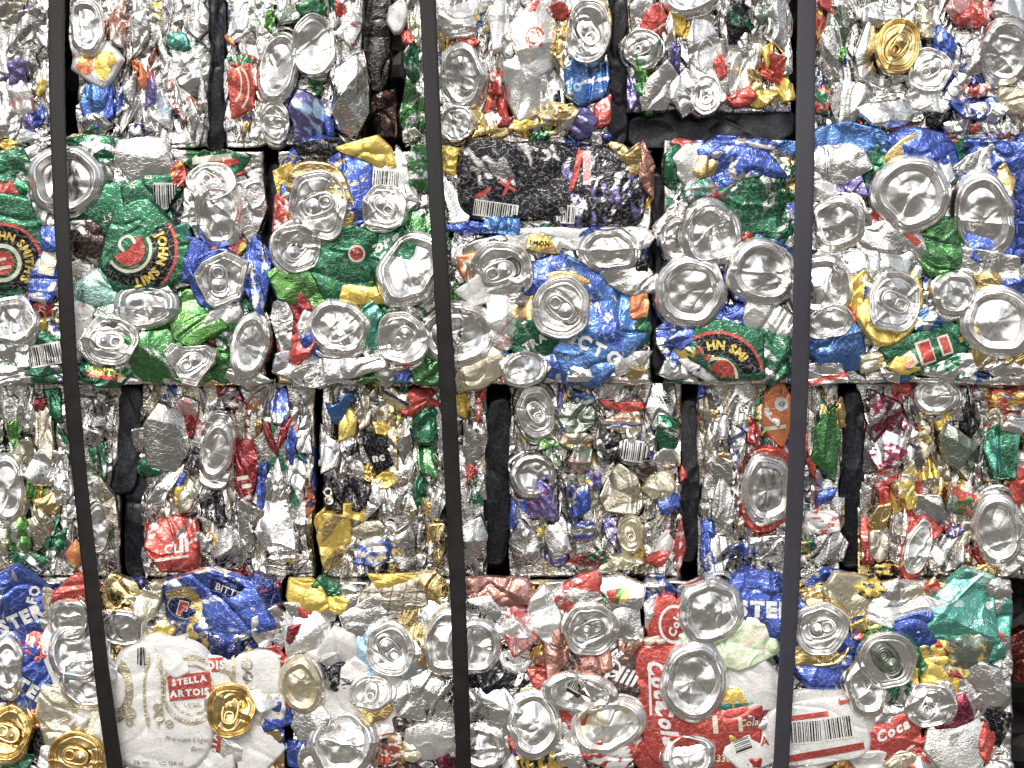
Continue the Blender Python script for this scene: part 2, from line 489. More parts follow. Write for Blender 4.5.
def mass(parent, x0, y0, x1, y1, zt, palette, rng, vertical):
    """The pressed scrap of one block: its crumpled face and its four sides running back into the bale."""
    st = 2.0
    back = [230, 150, 95, 60, 38, 24, 14, 7]
    def axis(a, b):
        m = np.arange(a + 3, b - 3, st)
        k = len(back)
        pos = np.concatenate([np.full(k, a), [a + .8], m, [b - .8], np.full(k, b)])
        dep = np.concatenate([np.array(back, float), [2.5], np.zeros(len(m)), [2.5], np.array(back[::-1], float)])
        return pos, dep
    ux, dx = axis(x0, x1); vy, dy = axis(y0, y1)
    X, Y = np.meshgrid(ux, vy); DX, DY = np.meshgrid(dx, dy)
    D = np.maximum(DX, DY)
    seed = int(rng.integers(1e6))
    x = X.ravel(); y = Y.ravel(); d = D.ravel()
    z = crumple(x, y, seed, 15, 3.4, 6, 1.3, PI / 2 if vertical else 0., 2.4 if vertical else 1.4)
    z = z * np.where(d > 5, .4, 1) - d + zt
    wob = facet(d / 26 + y / 31, y / 24 + x / 40, seed + 11) * 2.2 + facet(d / 9 + y / 11, x / 12 - y / 10, seed + 12) * .8
    cxm, cym = (x0 + x1) / 2, (y0 + y1) / 2
    inw = np.where(d > 1, 1, 0)
    x = x - np.where(DX.ravel() > 1, np.sign(x - cxm) * (1.6 + wob) * inw, 0)
    y = y - np.where(DY.ravel() > 1, np.sign(y - cym) * (1.6 + wob) * inw, 0)
    pts = rng.uniform([x0, y0], [x1, y1], (int((x1 - x0) * (y1 - y0) / 380) + 6, 2))
    pc = np.array([C4(palette[i]) for i in rng.integers(0, len(palette), len(pts))])
    best = np.full(len(x), 1e9); who = np.zeros(len(x), int)
    sx = x + 5 * vnoise(x / 7, y / 7, seed + 2); sy = (y + 5 * vnoise(x / 7, y / 7, seed + 4)) * (.45 if vertical else 1)
    for i, (px, py) in enumerate(pts):
        q = (sx - px) ** 2 + (sy - py * (.45 if vertical else 1)) ** 2
        m = q < best; best[m] = q[m]; who[m] = i
    cols = pc[who]
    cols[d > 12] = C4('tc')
    ny, nx = X.shape
    i = np.arange(nx * ny).reshape(ny, nx)
    qd = np.stack([i[:-1, :-1], i[1:, :-1], i[1:, 1:], i[:-1, 1:]], -1).reshape(-1, 4)
    o = build('pressed_scrap', np.stack([x - cxm, cym - y, z], 1), [qd], cols, MAT['can_metal'], parent,
              ((cxm - 512) * S, 0, (384 - cym) * S))
    o['kind'] = 'stuff'
    return o

def strap(name, label, pts, zs, width, mat='strap_plastic'):
    """A flat plastic band pulled over the face of the bale."""
    P = np.array(pts, float); yy = np.arange(P[0, 1], P[-1, 1] + 1, 4.)
    xx = np.interp(yy, P[:, 1], P[:, 0]); 
    k = np.ones(25) / 25
    xx = np.convolve(np.pad(xx, 12, mode='reflect', reflect_type='odd'), k, 'valid')
    Zp = np.array(zs, float); zz = np.interp(yy, Zp[:, 0], Zp[:, 1])
    zz = np.convolve(np.pad(zz, 12, mode='reflect', reflect_type='odd'), k, 'valid')
    k = (DP - zz) / DP; xx = 512 + (xx - 512) * k          # layout x is read at the bale face
    w = np.interp(yy, P[:, 1], P[:, 2]) / 2 if P.shape[1] > 2 else np.full(len(yy), width / 2)
    rng = rng_new(); sd = int(rng.integers(1e5))
    w = w + .25 * vnoise(yy / 30, yy * 0, sd)
    tw = .05 * vnoise(yy / 120, yy * 0 + 3, sd)
    prof = [(-1, -.75), (-1, .1), (-.93, .42), (-.55, .5), (0, .46), (.55, .5), (.93, .42), (1, .1), (1, -.75), (0, -.8)]
    V = []; m = len(prof)
    for (a, b) in prof:
        V.append(np.stack([xx + a * w, -yy, zz + b + a * w * tw], 1))
    n = len(yy); V = np.concatenate(V); i = np.arange(n - 1); F = []
    for j in range(m):
        j2 = (j + 1) % m
        F.append(np.stack([j * n + i, j * n + i + 1, j2 * n + i + 1, j2 * n + i], 1))
    cx, cy = float(xx.mean()), float(yy.mean())
    V[:, 0] -= cx; V[:, 1] += cy
    o = build(name, V, [np.concatenate(F)], None, MAT[mat], None, ((cx - 512) * S, 0, (384 - cy) * S))
    o['label'] = label; o['category'] = 'strap'; o['group'] = 'straps holding the bale together'
    return o

# ------------------------------------------------------------------ materials
def metal(name, bump, r0, r1, wear_glint_amt):
    m = bpy.data.materials.new(name); m.use_nodes = True
    nt = m.node_tree; N = nt.nodes; L = nt.links; N.clear()
    out = N.new('ShaderNodeOutputMaterial'); bs = N.new('ShaderNodeBsdfPrincipled')
    L.new(bs.outputs[0], out.inputs[0])
    at = N.new('ShaderNodeAttribute'); at.attribute_name = 'print'
    tc = N.new('ShaderNodeTexCoord'); oi = N.new('ShaderNodeObjectInfo')
    off = N.new('ShaderNodeVectorMath'); off.operation = 'MULTIPLY_ADD'
    cmb = N.new('ShaderNodeCombineXYZ')
    for k in range(3): L.new(oi.outputs['Random'], cmb.inputs[k])
    off.inputs[1].default_value = (9.1, 5.3, 7.7)
    L.new(cmb.outputs[0], off.inputs[0]); L.new(tc.outputs['Object'], off.inputs[2])
    def noise(sc, det, rough=.6, dist=0.):
        n = N.new('ShaderNodeTexNoise'); n.inputs['Scale'].default_value = sc; n.inputs['Detail'].default_value = det
        n.inputs['Roughness'].default_value = rough; n.inputs['Distortion'].default_value = dist
        L.new(off.outputs[0], n.inputs['Vector']); return n.outputs['Fac']
    def math_(op, a, b=None, c=None):
        n = N.new('ShaderNodeMath'); n.operation = op
        for i, v in enumerate((a, b, c)):
            if v is None: continue
            if isinstance(v, (int, float)): n.inputs[i].default_value = v
            else: L.new(v, n.inputs[i])
        return n.outputs[0]
    def rng_(v, a, b, c, d):
        n = N.new('ShaderNodeMapRange'); n.inputs[1].default_value = a; n.inputs[2].default_value = b
        n.inputs[3].default_value = c; n.inputs[4].default_value = d; L.new(v, n.inputs[0]); return n.outputs[0]
    big = noise(90, 3); mid = noise(300, 2, .5, .8); fine = noise(900, 2)
    vo = N.new('ShaderNodeTexVoronoi'); vo.feature = 'DISTANCE_TO_EDGE'; vo.inputs['Scale'].default_value = 210
    wv = N.new('ShaderNodeVectorMath'); wv.operation = 'MULTIPLY_ADD'
    nc = N.new('ShaderNodeTexNoise'); nc.inputs['Scale'].default_value = 160; L.new(off.outputs[0], nc.inputs['Vector'])
    L.new(nc.outputs['Color'], wv.inputs[0]); wv.inputs[1].default_value = (.008, .008, .008); L.new(off.outputs[0], wv.inputs[2])
    L.new(wv.outputs[0], vo.inputs['Vector'])
    crease = rng_(vo.outputs['Distance'], 0., .10, 1., 0.)
    # scuffs bare the metal through worn ink; crease lines also paint in crinkle glints
    scuff = rng_(noise(520, 5, .7, 1.2), .60, .74, 0., 1.)
    wear_glint = math_('MULTIPLY', math_('MAXIMUM', math_('MULTIPLY', crease, rng_(mid, .42, .62, 0., .55)), scuff), wear_glint_amt)
    var = rng_(big, .3, .7, .86, 1.08)
    vm = N.new('ShaderNodeVectorMath'); vm.operation = 'SCALE'; L.new(at.outputs['Color'], vm.inputs[0]); L.new(var, vm.inputs['Scale'])
    mx = N.new('ShaderNodeMix'); mx.data_type = 'RGBA'; L.new(wear_glint, mx.inputs['Factor']); L.new(vm.outputs[0], mx.inputs['A'])
    mx.inputs['B'].default_value = (.74, .73, .71, 1)
    L.new(mx.outputs['Result'], bs.inputs['Base Color'])
    paintv = math_('MULTIPLY', at.outputs['Alpha'], math_('SUBTRACT', 1., wear_glint))
    L.new(rng_(paintv, 0., 1., 1., .12), bs.inputs['Metallic'])
    rough = math_('ADD', rng_(mid, .3, .7, r0, r1), math_('MULTIPLY', paintv, .10))
    L.new(rough, bs.inputs['Roughness'])
    b1 = N.new('ShaderNodeBump'); b1.inputs['Strength'].default_value = bump; b1.inputs['Distance'].default_value = .0009
    hsum = math_('ADD', math_('MULTIPLY', mid, 1.0), math_('MULTIPLY', crease, .45))
    hsum = math_('ADD', hsum, math_('MULTIPLY', fine, .10))
    L.new(hsum, b1.inputs['Height']); L.new(b1.outputs[0], bs.inputs['Normal'])
    MAT[name] = m

def plastic(name, tone):
    s = bpy.data.materials.new(name); s.use_nodes = True
    nt = s.node_tree; N = nt.nodes; L = nt.links
    bs = N['Principled BSDF']; bs.inputs['Base Color'].default_value = tone
    bs.inputs['Roughness'].default_value = .42; bs.inputs['Specular IOR Level'].default_value = .42
    tc = N.new('ShaderNodeTexCoord'); mp = N.new('ShaderNodeMapping'); mp.inputs['Scale'].default_value = (900, 900, 25)
    n = N.new('ShaderNodeTexNoise'); n.inputs['Scale'].default_value = 1.; n.inputs['Detail'].default_value = 4
    L.new(tc.outputs['Object'], mp.inputs[0]); L.new(mp.outputs[0], n.inputs['Vector'])
    n2 = N.new('ShaderNodeTexNoise'); n2.inputs['Scale'].default_value = 60; n2.inputs['Detail'].default_value = 5; L.new(tc.outputs['Object'], n2.inputs['Vector'])
    r = N.new('ShaderNodeMapRange'); r.inputs[1].default_value = .35; r.inputs[2].default_value = .75; r.inputs[3].default_value = .22; r.inputs[4].default_value = .40
    L.new(n2.outputs['Fac'], r.inputs[0]); L.new(r.outputs[0], bs.inputs['Roughness'])
    b = N.new('ShaderNodeBump'); b.inputs['Strength'].default_value = .25; b.inputs['Distance'].default_value = .0004
    L.new(n.outputs['Fac'], b.inputs['Height']); L.new(b.outputs[0], bs.inputs['Normal'])
    MAT[name] = s


def make_materials():
    metal('can_metal', BUMP, .10, .23, .7)
    metal('end_metal', BUMP * .3, .21, .34, .1)
    plastic('strap_plastic', (.0075, .006, .0055, 1)); plastic('sheen_strap_plastic', (.034, .033, .042, 1))  # the greyer tone holds the third strap's sheen in its base colour
    g = bpy.data.materials.new('concrete'); g.use_nodes = True
    nt = g.node_tree; N = nt.nodes; L = nt.links; bs = N['Principled BSDF']; bs.inputs['Roughness'].default_value = .9
    tc = N.new('ShaderNodeTexCoord'); n = N.new('ShaderNodeTexNoise'); n.inputs['Scale'].default_value = 1.3; n.inputs['Detail'].default_value = 8
    L.new(tc.outputs['Object'], n.inputs['Vector'])
    cr = N.new('ShaderNodeValToRGB'); cr.color_ramp.elements[0].color = (.10, .096, .09, 1); cr.color_ramp.elements[1].color = (.20, .19, .175, 1)
    L.new(n.outputs['Fac'], cr.inputs[0]); L.new(cr.outputs[0], bs.inputs['Base Color'])
    MAT['concrete'] = g

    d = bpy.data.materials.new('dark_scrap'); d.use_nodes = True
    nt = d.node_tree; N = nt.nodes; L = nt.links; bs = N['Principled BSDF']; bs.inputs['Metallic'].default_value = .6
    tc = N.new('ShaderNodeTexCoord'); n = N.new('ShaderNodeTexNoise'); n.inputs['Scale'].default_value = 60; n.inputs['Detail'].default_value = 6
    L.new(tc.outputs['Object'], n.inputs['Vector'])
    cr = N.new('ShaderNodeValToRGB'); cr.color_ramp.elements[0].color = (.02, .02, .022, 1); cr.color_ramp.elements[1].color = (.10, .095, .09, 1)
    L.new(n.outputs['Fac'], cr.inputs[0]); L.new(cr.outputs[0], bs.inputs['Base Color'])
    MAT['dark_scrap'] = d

# ------------------------------------------------------------------ blocks
covered_area = {}
def do_items(root, items, zrow, vertical):
    done = []
    for it in items:
        kind, x, y, w, h, rot, col = it[:7]
        o = dict(it[7]) if len(it) > 7 else {}
        rng = rng_new()
        z = zrow + o.pop('z', 0) * .7 + rng.uniform(-.5, .5)
        if kind == 's' and not vertical: o['A'] = o.get('A', 1.) * (.62 if w * h > 1800 else .78)
        poly = o.pop('poly', None)
        lab = o.pop('label', None)
        if zrow < -12 and kind == 's' and col in ('si', 'iv') and rng.random() < .75: col = 'sd' if rng.random() < .7 else 'tn'
        if kind == 's':
            if poly:
                P = np.array(poly, float); x, y = P.mean(0); w, h = np.ptp(P, axis=0)
            if not poly and not vertical: w *= 1.1; h *= 1.1
            if vertical and h > w: w *= .86 if col not in ('si', 'sd') else .95; h *= 1.06
            if vertical and 'fang' not in o and h > w: o['fang'] = 90 + rot; o['an'] = rng.uniform(1.8, 3.)
            ob = sheet(root, x, y, w, h, rot, col, z, rng, poly=poly, **o)
            done.append((x, y, w / 2, h / 2, math.radians(rot)))
            if lab is None and col not in ('si', 'sd', 'tc'): lab = WORDS[col] + ' crumpled can wall' if not poly else WORDS[col] + ' folded can wall'
        else:
            body = o.pop('body', 'si'); bw = o.pop('bw', 1.2); bd = o.pop('bd', (0, 0)); bp = o.pop('bprints', ())
            if poly:
                P = np.array(poly, float); x, y = P.mean(0); w, h = np.ptp(P, axis=0)
            if not poly: w *= .97 if vertical else 1.07; h *= 1.02 if vertical else 1.07
            if vertical and 'tilt' not in o: o['tilt'] = (rng.choice([-1, 1]) * rng.uniform(.12, .34), rng.uniform(-.16, .16))
            if 'tilt' not in o: o['tilt'] = (rng.uniform(-.16, .16), rng.uniform(-.16, .16))
            R0 = (w + h) / 4
            zl = min(z + (10 if kind == 'b' else 9.5) - (3 if vertical else 0), zrow + 20)
            ob = sheet(root, x + bd[0], y + bd[1], w * bw, h * bw, rot, body, zl - (.30 if body != 'si' else .38) * R0 - 2, rng, prints=bp, dome=-.10 * R0,
                       p=2.3, wob=.07 if body != 'si' else .16, tilt=o['tilt'], A=.7, edge=10)
            can_end(ob, kind, x, y, w, h, rot, col, zl, rng, poly=poly, **o)
            done.append((x + bd[0] * .5, y + bd[1] * .5, w * .55, h * .55, math.radians(rot)))
            if lab is None:
                nm = 'can seen from its lid' if kind == 'l' else 'can seen from its domed bottom'
                if col != 'si': lab = WORDS[col] + ' ' + nm
                elif body != 'si': lab = 'silver ' + nm + ', ' + WORDS[body] + ' wall'
                else: lab = 'silver ' + nm
        if lab: ob['label'] = lab
    return done

LID_SMALL = []
def auto_fill(root, x0, y0, x1, y1, done, zrow, palette, aw, ah, sp, vertical, rng, most=96, ends=.16, frame_pad=14):
    cell = 3.0
    nx, ny = int((x1 - x0) / cell) + 1, int((y1 - y0) / cell) + 1
    gx, gy = np.meshgrid(x0 + (np.arange(nx) + .5) * cell, y0 + (np.arange(ny) + .5) * cell)
    cov = np.zeros((ny, nx), bool)
    for (x, y, a, b, t) in done:
        dx = gx - x; dy = -(gy - y)
        u = dx * math.cos(t) + dy * math.sin(t); v = -dx * math.sin(t) + dy * math.cos(t)
        cov |= (u / (a * .88)) ** 2 + (v / (b * .88)) ** 2 < 1
    soft = cov.astype(float)
    k = 0; tries = 0
    room = most - len(done)
    while k < room and tries < 900:
        tries += 1
        free = np.argwhere(soft < .5)
        if len(free) < 4: break
        iy, ix = free[rng.integers(len(free))]
        x = gx[iy, ix]; y = gy[iy, ix]
        w = rng.uniform(*aw) * (1.1 if vertical else 1.25); h = rng.uniform(*ah) * 1.2
        rot = rng.normal(0, 8) if vertical else rng.uniform(-80, 80)
        t = math.radians(rot)
        hx = abs(w / 2 * math.cos(t)) + abs(h / 2 * math.sin(t)); hy = abs(w / 2 * math.sin(t)) + abs(h / 2 * math.cos(t))
        x = min(max(x, x0 + hx * .98), x1 - hx * .98); y = min(max(y, y0 + hy * .8), y1 - hy * .8)
        dx = gx - x; dy = -(gy - y)
        u = dx * math.cos(t) + dy * math.sin(t); v = -dx * math.sin(t) + dy * math.cos(t)
        ins = (u / (w / 2)) ** 2 + (v / (h / 2)) ** 2 < .9
        tot = ins.sum()
        if tot < 3 or (ins & (soft < .5)).sum() / tot < (.26 if vertical else .38): continue
        if x < -frame_pad or x > 1024 + frame_pad or y < -frame_pad or y > 768 + frame_pad: 
            soft[ins] = 1; continue
        soft[ins] = 1
        col = palette[rng.integers(len(palette))]
        r2 = rng_new()
        hidden = (ins & cov).sum() / tot
        zz = zrow - 2.5 + rng.uniform(-2.2, 2.8) - (0. if vertical else 3.) * hidden
        pr = []
        if col not in ('si', 'sd', 'tc'):
            if rng.random() < .75: pr.append(('blot', rng.uniform(4, 9), rng.uniform(-.15, .3), str(rng.choice(['si', 'sd', 'si', 'ye', 'go']))))
        elif rng.random() < .4:
            pr.append(('blot', rng.uniform(4, 9), rng.uniform(.2, .5), str(rng.choice(palette))))
        if rng.random() < .2: pr.append(('band', rot + 90 * (rng.random() < .5), rng.uniform(-.3, .3) * w, rng.uniform(1.5, 4), str(rng.choice(palette))))
        if rng.random() < ends and min(w, h) > 17:
            dd = min(max(w, h), 44)
            ob = sheet(root, x, y, w * 1.1, h * 1.1, rot, col, zz - 5, r2, prints=pr, dome=-2)
            kd = 'l' if rng.random() < .5 else 'b'
            can_end(ob, kd, x, y, max(min(w, dd), 15), max(min(h, dd), 18), rot, 'si' if rng.random() < .9 else 'go', zz + 3, r2, wob=.06, A=1.6,
                    tilt=(r2.uniform(-.5, .5), r2.uniform(-.3, .3)), fold=int(r2.integers(1, 3)))
        else:
            ob = sheet(root, x, y, w, h, rot, col, zz, r2, prints=pr, an=rng.uniform(2.2, 4.) if vertical else rng.uniform(1, 1.6),
                  fang=(90 + rot) if vertical else None, A=1.2 if vertical else 1.)
        if col not in ('si', 'sd', 'tc'): ob['label'] = 'scrap of ' + WORDS[col] + ' can'
        k += 1

def block(label, x0, y0, x1, y1, zrow, vertical, palette, items, aw, ah, sp=20, most=98, ends=.16, group=None):
    rng = rng_new()
    cx = (x0 + x1) / 2
    root = thing('can_block', label, 'can block', ((cx - 512) * S, 0, (384 - min(y1, 800)) * S), group or 'pressed blocks of crushed cans')
    bx0, bx1, by0, by1 = max(x0, -60), min(x1, 1084), max(y0, -60), min(y1, 830)
    mass(root, bx0, by0, bx1, by1, zrow - 6, ['si', 'sd', 'si', 'sd', 'tc'] + palette, rng, vertical)
    done = do_items(root, items, zrow, vertical)
    auto_fill(root, max(bx0, -30) + 1, max(by0, -30) + 1, min(bx1, 1054) - 1, min(by1, 798) - 1, done, zrow, palette, aw, ah, sp, vertical, rng, most, .05 if vertical else ends)
    return root

BUMP = .3; EXPOSURE = .2
make_materials()
SIL = ['si'] * 12 + ['sd'] * 7
ZF, ZR, Z3 = 8, -6, -18             # can-end rows stand proud, edge-on rows lie back

# ================================================================== second row (can ends facing out)
GREENROW = SIL + ['gr', 'gr', 'mg', 'te', 'bl', 're', 'go', 'gr', 'nb']
it = [
 ('s', 8, 250, 74, 120, 4, 'gr', dict(z=1, marks=[('ring',3,263,20,37,'bk'),('ring',3,263,37,40,'re'),('ring',3,263,15,19,'cr'),('ring',3,263,12,15,'gr'),('disc',3,263,12,'re'),
      ('arc',"JOHN SMITH'S",3,263,27,128,11,'ye',dict(bold=.05)),('rect',4,268,16,3,12,'cr'),('rect',1,260,12,3,12,'cr')], A=.55, n=90)),
 ('s', 46, 262, 34, 92, 0, 'bl', dict(prints=[('blot',9,.35,'si')], marks=[('rect',49,264,16,22,-12,'pg')])),
 ('s', 12, 172, 44, 44, 0, 'gr', dict(prints=[('blot',8,.2,'si')])), ('s', 10, 190, 30, 24, 0, 're', dict(prints=[('blot',5,.1,'cr')])),
 ('s', 30, 158, 30, 24, 20, 'si'), ('s', 38, 205, 26, 40, 0, 'si'),
 ('b', 12, 322, 46, 44, 0, 'si', {}), ('s', 44, 306, 18, 20, 0, 're', dict(marks=[('text','TH',43,308,8,60,'cr')])), ('s', 38, 325, 16, 16, 0, 'ye'),
 ('s', 40, 356, 74, 46, 10, 'gr', dict(z=1, marks=[('bars',44,355,36,22,10)])), ('s', 6, 348, 24, 40, 0, 'si'), ('s', 22, 352, 14, 50, 12, 'si', dict(z=2)), ('s', 6, 376, 50, 18, 0, 'si'),
 ('s', 98, 150, 60, 34, -10, 'gr', dict(prints=[('blot',8,.2,'si')], marks=[('ring',94,141,3,5.5,'wh')])),
 ('b', 65, 180, 68, 68, 0, 'si', dict(z=5, A=.6, tilt=(-.05,.05))),
 ('s', 148, 160, 58, 50, 0, 'si', dict(z=4, A=.6, sm=1.5)), 
 ('s', 150, 196, 54, 44, 5, 'gr', dict(z=4, marks=[('text','SNI',134,184,7,84,'cr'),('text','E',149,177,9,80,'cr'),('bars',168,196,28,26,0)], A=.6)),
 ('s', 112, 210, 90, 52, -6, 'gr', dict(z=5, A=.5, marks=[('arc','SHIPST',98,190,30,-22,9,'cr',dict(spread=1.1)),], n=90)),
 ('s', 178, 214, 12, 60, 3, 'bk', dict(z=1)),
 ('s', 88, 242, 54, 40, -28, 'db', dict(z=3, prints=[('blot',9,.45,'si')])),
 ('s', 140, 252, 88, 86, 0, 'gr', dict(z=11, A=.4, tilt=(0,0), n=104, marks=[('ring',130,250,24,45,'bk',dict(a0=-150,a1=35)),('ring',130,250,45,48,'re',dict(a0=-150,a1=35)),('ring',130,250,20,23,'cr',dict(a0=-150,a1=35)),
      ('disc',130,250,16,'re',dict(a0=-160,a1=60)),('arc',"JOHN SMIT",130,250,34,32,12,'ye',dict(bold=.05)),('ring',128,244,6,9,'cr',dict(a0=0,a1=250))])),
 ('s', 74, 278, 34, 50, -30, 'iv', dict(z=2, marks=[('rect',72,270,14,3,-40,'pg'),('rect',75,276,14,3,-40,'pg')])),
 ('s', 102, 288, 50, 42, 20, 'pt', dict(z=4, prints=[('blot',12,.35,'te')])), ('s', 112, 312, 40, 30, -30, 'gg', dict(z=3)),
 ('s', 80, 324, 34, 64, 8, 'wh', dict(z=2, A=.7, prints=[('blot',5,.5,'pk')])),
 ('b', 144, 306, 62, 46, 5, 'si', dict(z=6, fold=[(90,-.1,-.5)], tilt=(0,.15))),
 ('l', 110, 341, 52, 46, -12, 'si', dict(z=6, fold=[(250,.2,-.35)], ta=175, mouth=False)),
 ('s', 194, 314, 56, 62, 18, 'lg', dict(z=4, A=1.2, prints=[('blot',12,.45,'mg')])),
 ('s', 152, 354, 76, 52, 5, 'mg', dict(z=2, prints=[('blot',9,.4,'si')])), ('s', 220, 368, 30, 34, 0, 'mg', dict(z=2)),
 ('s', 106, 374, 70, 26, -4, 'gr', dict(z=3, marks=[('text','SMITH',106,372,10,-8,'ye',dict(bold=.05)),('rect',108,377,46,5,-10,'re'),('rect',124,380,12,6,-10,'cr')])),
 ('l', 0,0,0,0,0,'si', dict(z=7, body='mg', bw=1.05, poly=[(163,352),(172,343),(184,347),(207,345),(217,352),(214,362),(203,376),(196,387),(182,383),(176,372)], ta=30, mouth=False, A=.7, fold=0)),
 ('s', 215, 163, 62, 24, 4, 'gr', dict(z=2, marks=[('rect',212,159,40,7,6,'cr'),('rect',224,163,30,6,6,'re')])), ('s', 222, 172, 52, 14, 2, 're', dict(z=3)),
 ('l', 211, 181, 46, 36, 0, 'si', dict(z=3, tilt=(0,-.25))), ('b', 217, 214, 46, 62, 0, 'si', dict(z=6, tilt=(0,.2))),
 ('s', 251, 200, 32, 84, 6, 'si', dict(z=2, an=1.6)), ('s', 192, 212, 18, 74, 0, 'si', dict(z=1)),
 ('s', 228, 248, 44, 18, 14, 're', dict(z=3, prints=[('blot',6,.35,'ye')])),
 ('s', 196, 262, 40, 50, 10, 'bl', dict(z=3)), ('s', 256, 268, 30, 92, -6, 'bl', dict(z=3, prints=[('blot',7,.3,'si')], marks=[('text','OP',251,270,6,90,'cr')])),
 ('s', 180, 244, 24, 40, 0, 'te', dict(z=1)),
 ('l', 0,0,0,0,0,'si', dict(z=8, body='bl', bw=1.12, poly=[(194,275),(202,262),(226,251),(248,263),(241,298),(214,307),(206,302)], ta=275, mouth=False, A=.7, fold=0)),
 ('s', 228, 318, 40, 26, 25, 'iv', dict(z=4)), ('s', 232, 338, 34, 34, -20, 'gr', dict(z=1, prints=[('blot',8,.1,'si')])),
 ('b', 250, 345, 34, 62, -8, 'si', dict(z=4, tilt=(-.3,.1))), ('s', 240, 375, 60, 18, -20, 'si', dict(z=3)),
]
block('block of green red-badged ale cans with a triangular can lid', -110, 149, 266, 386, ZF, False, GREENROW, it, (22,42), (18,36))

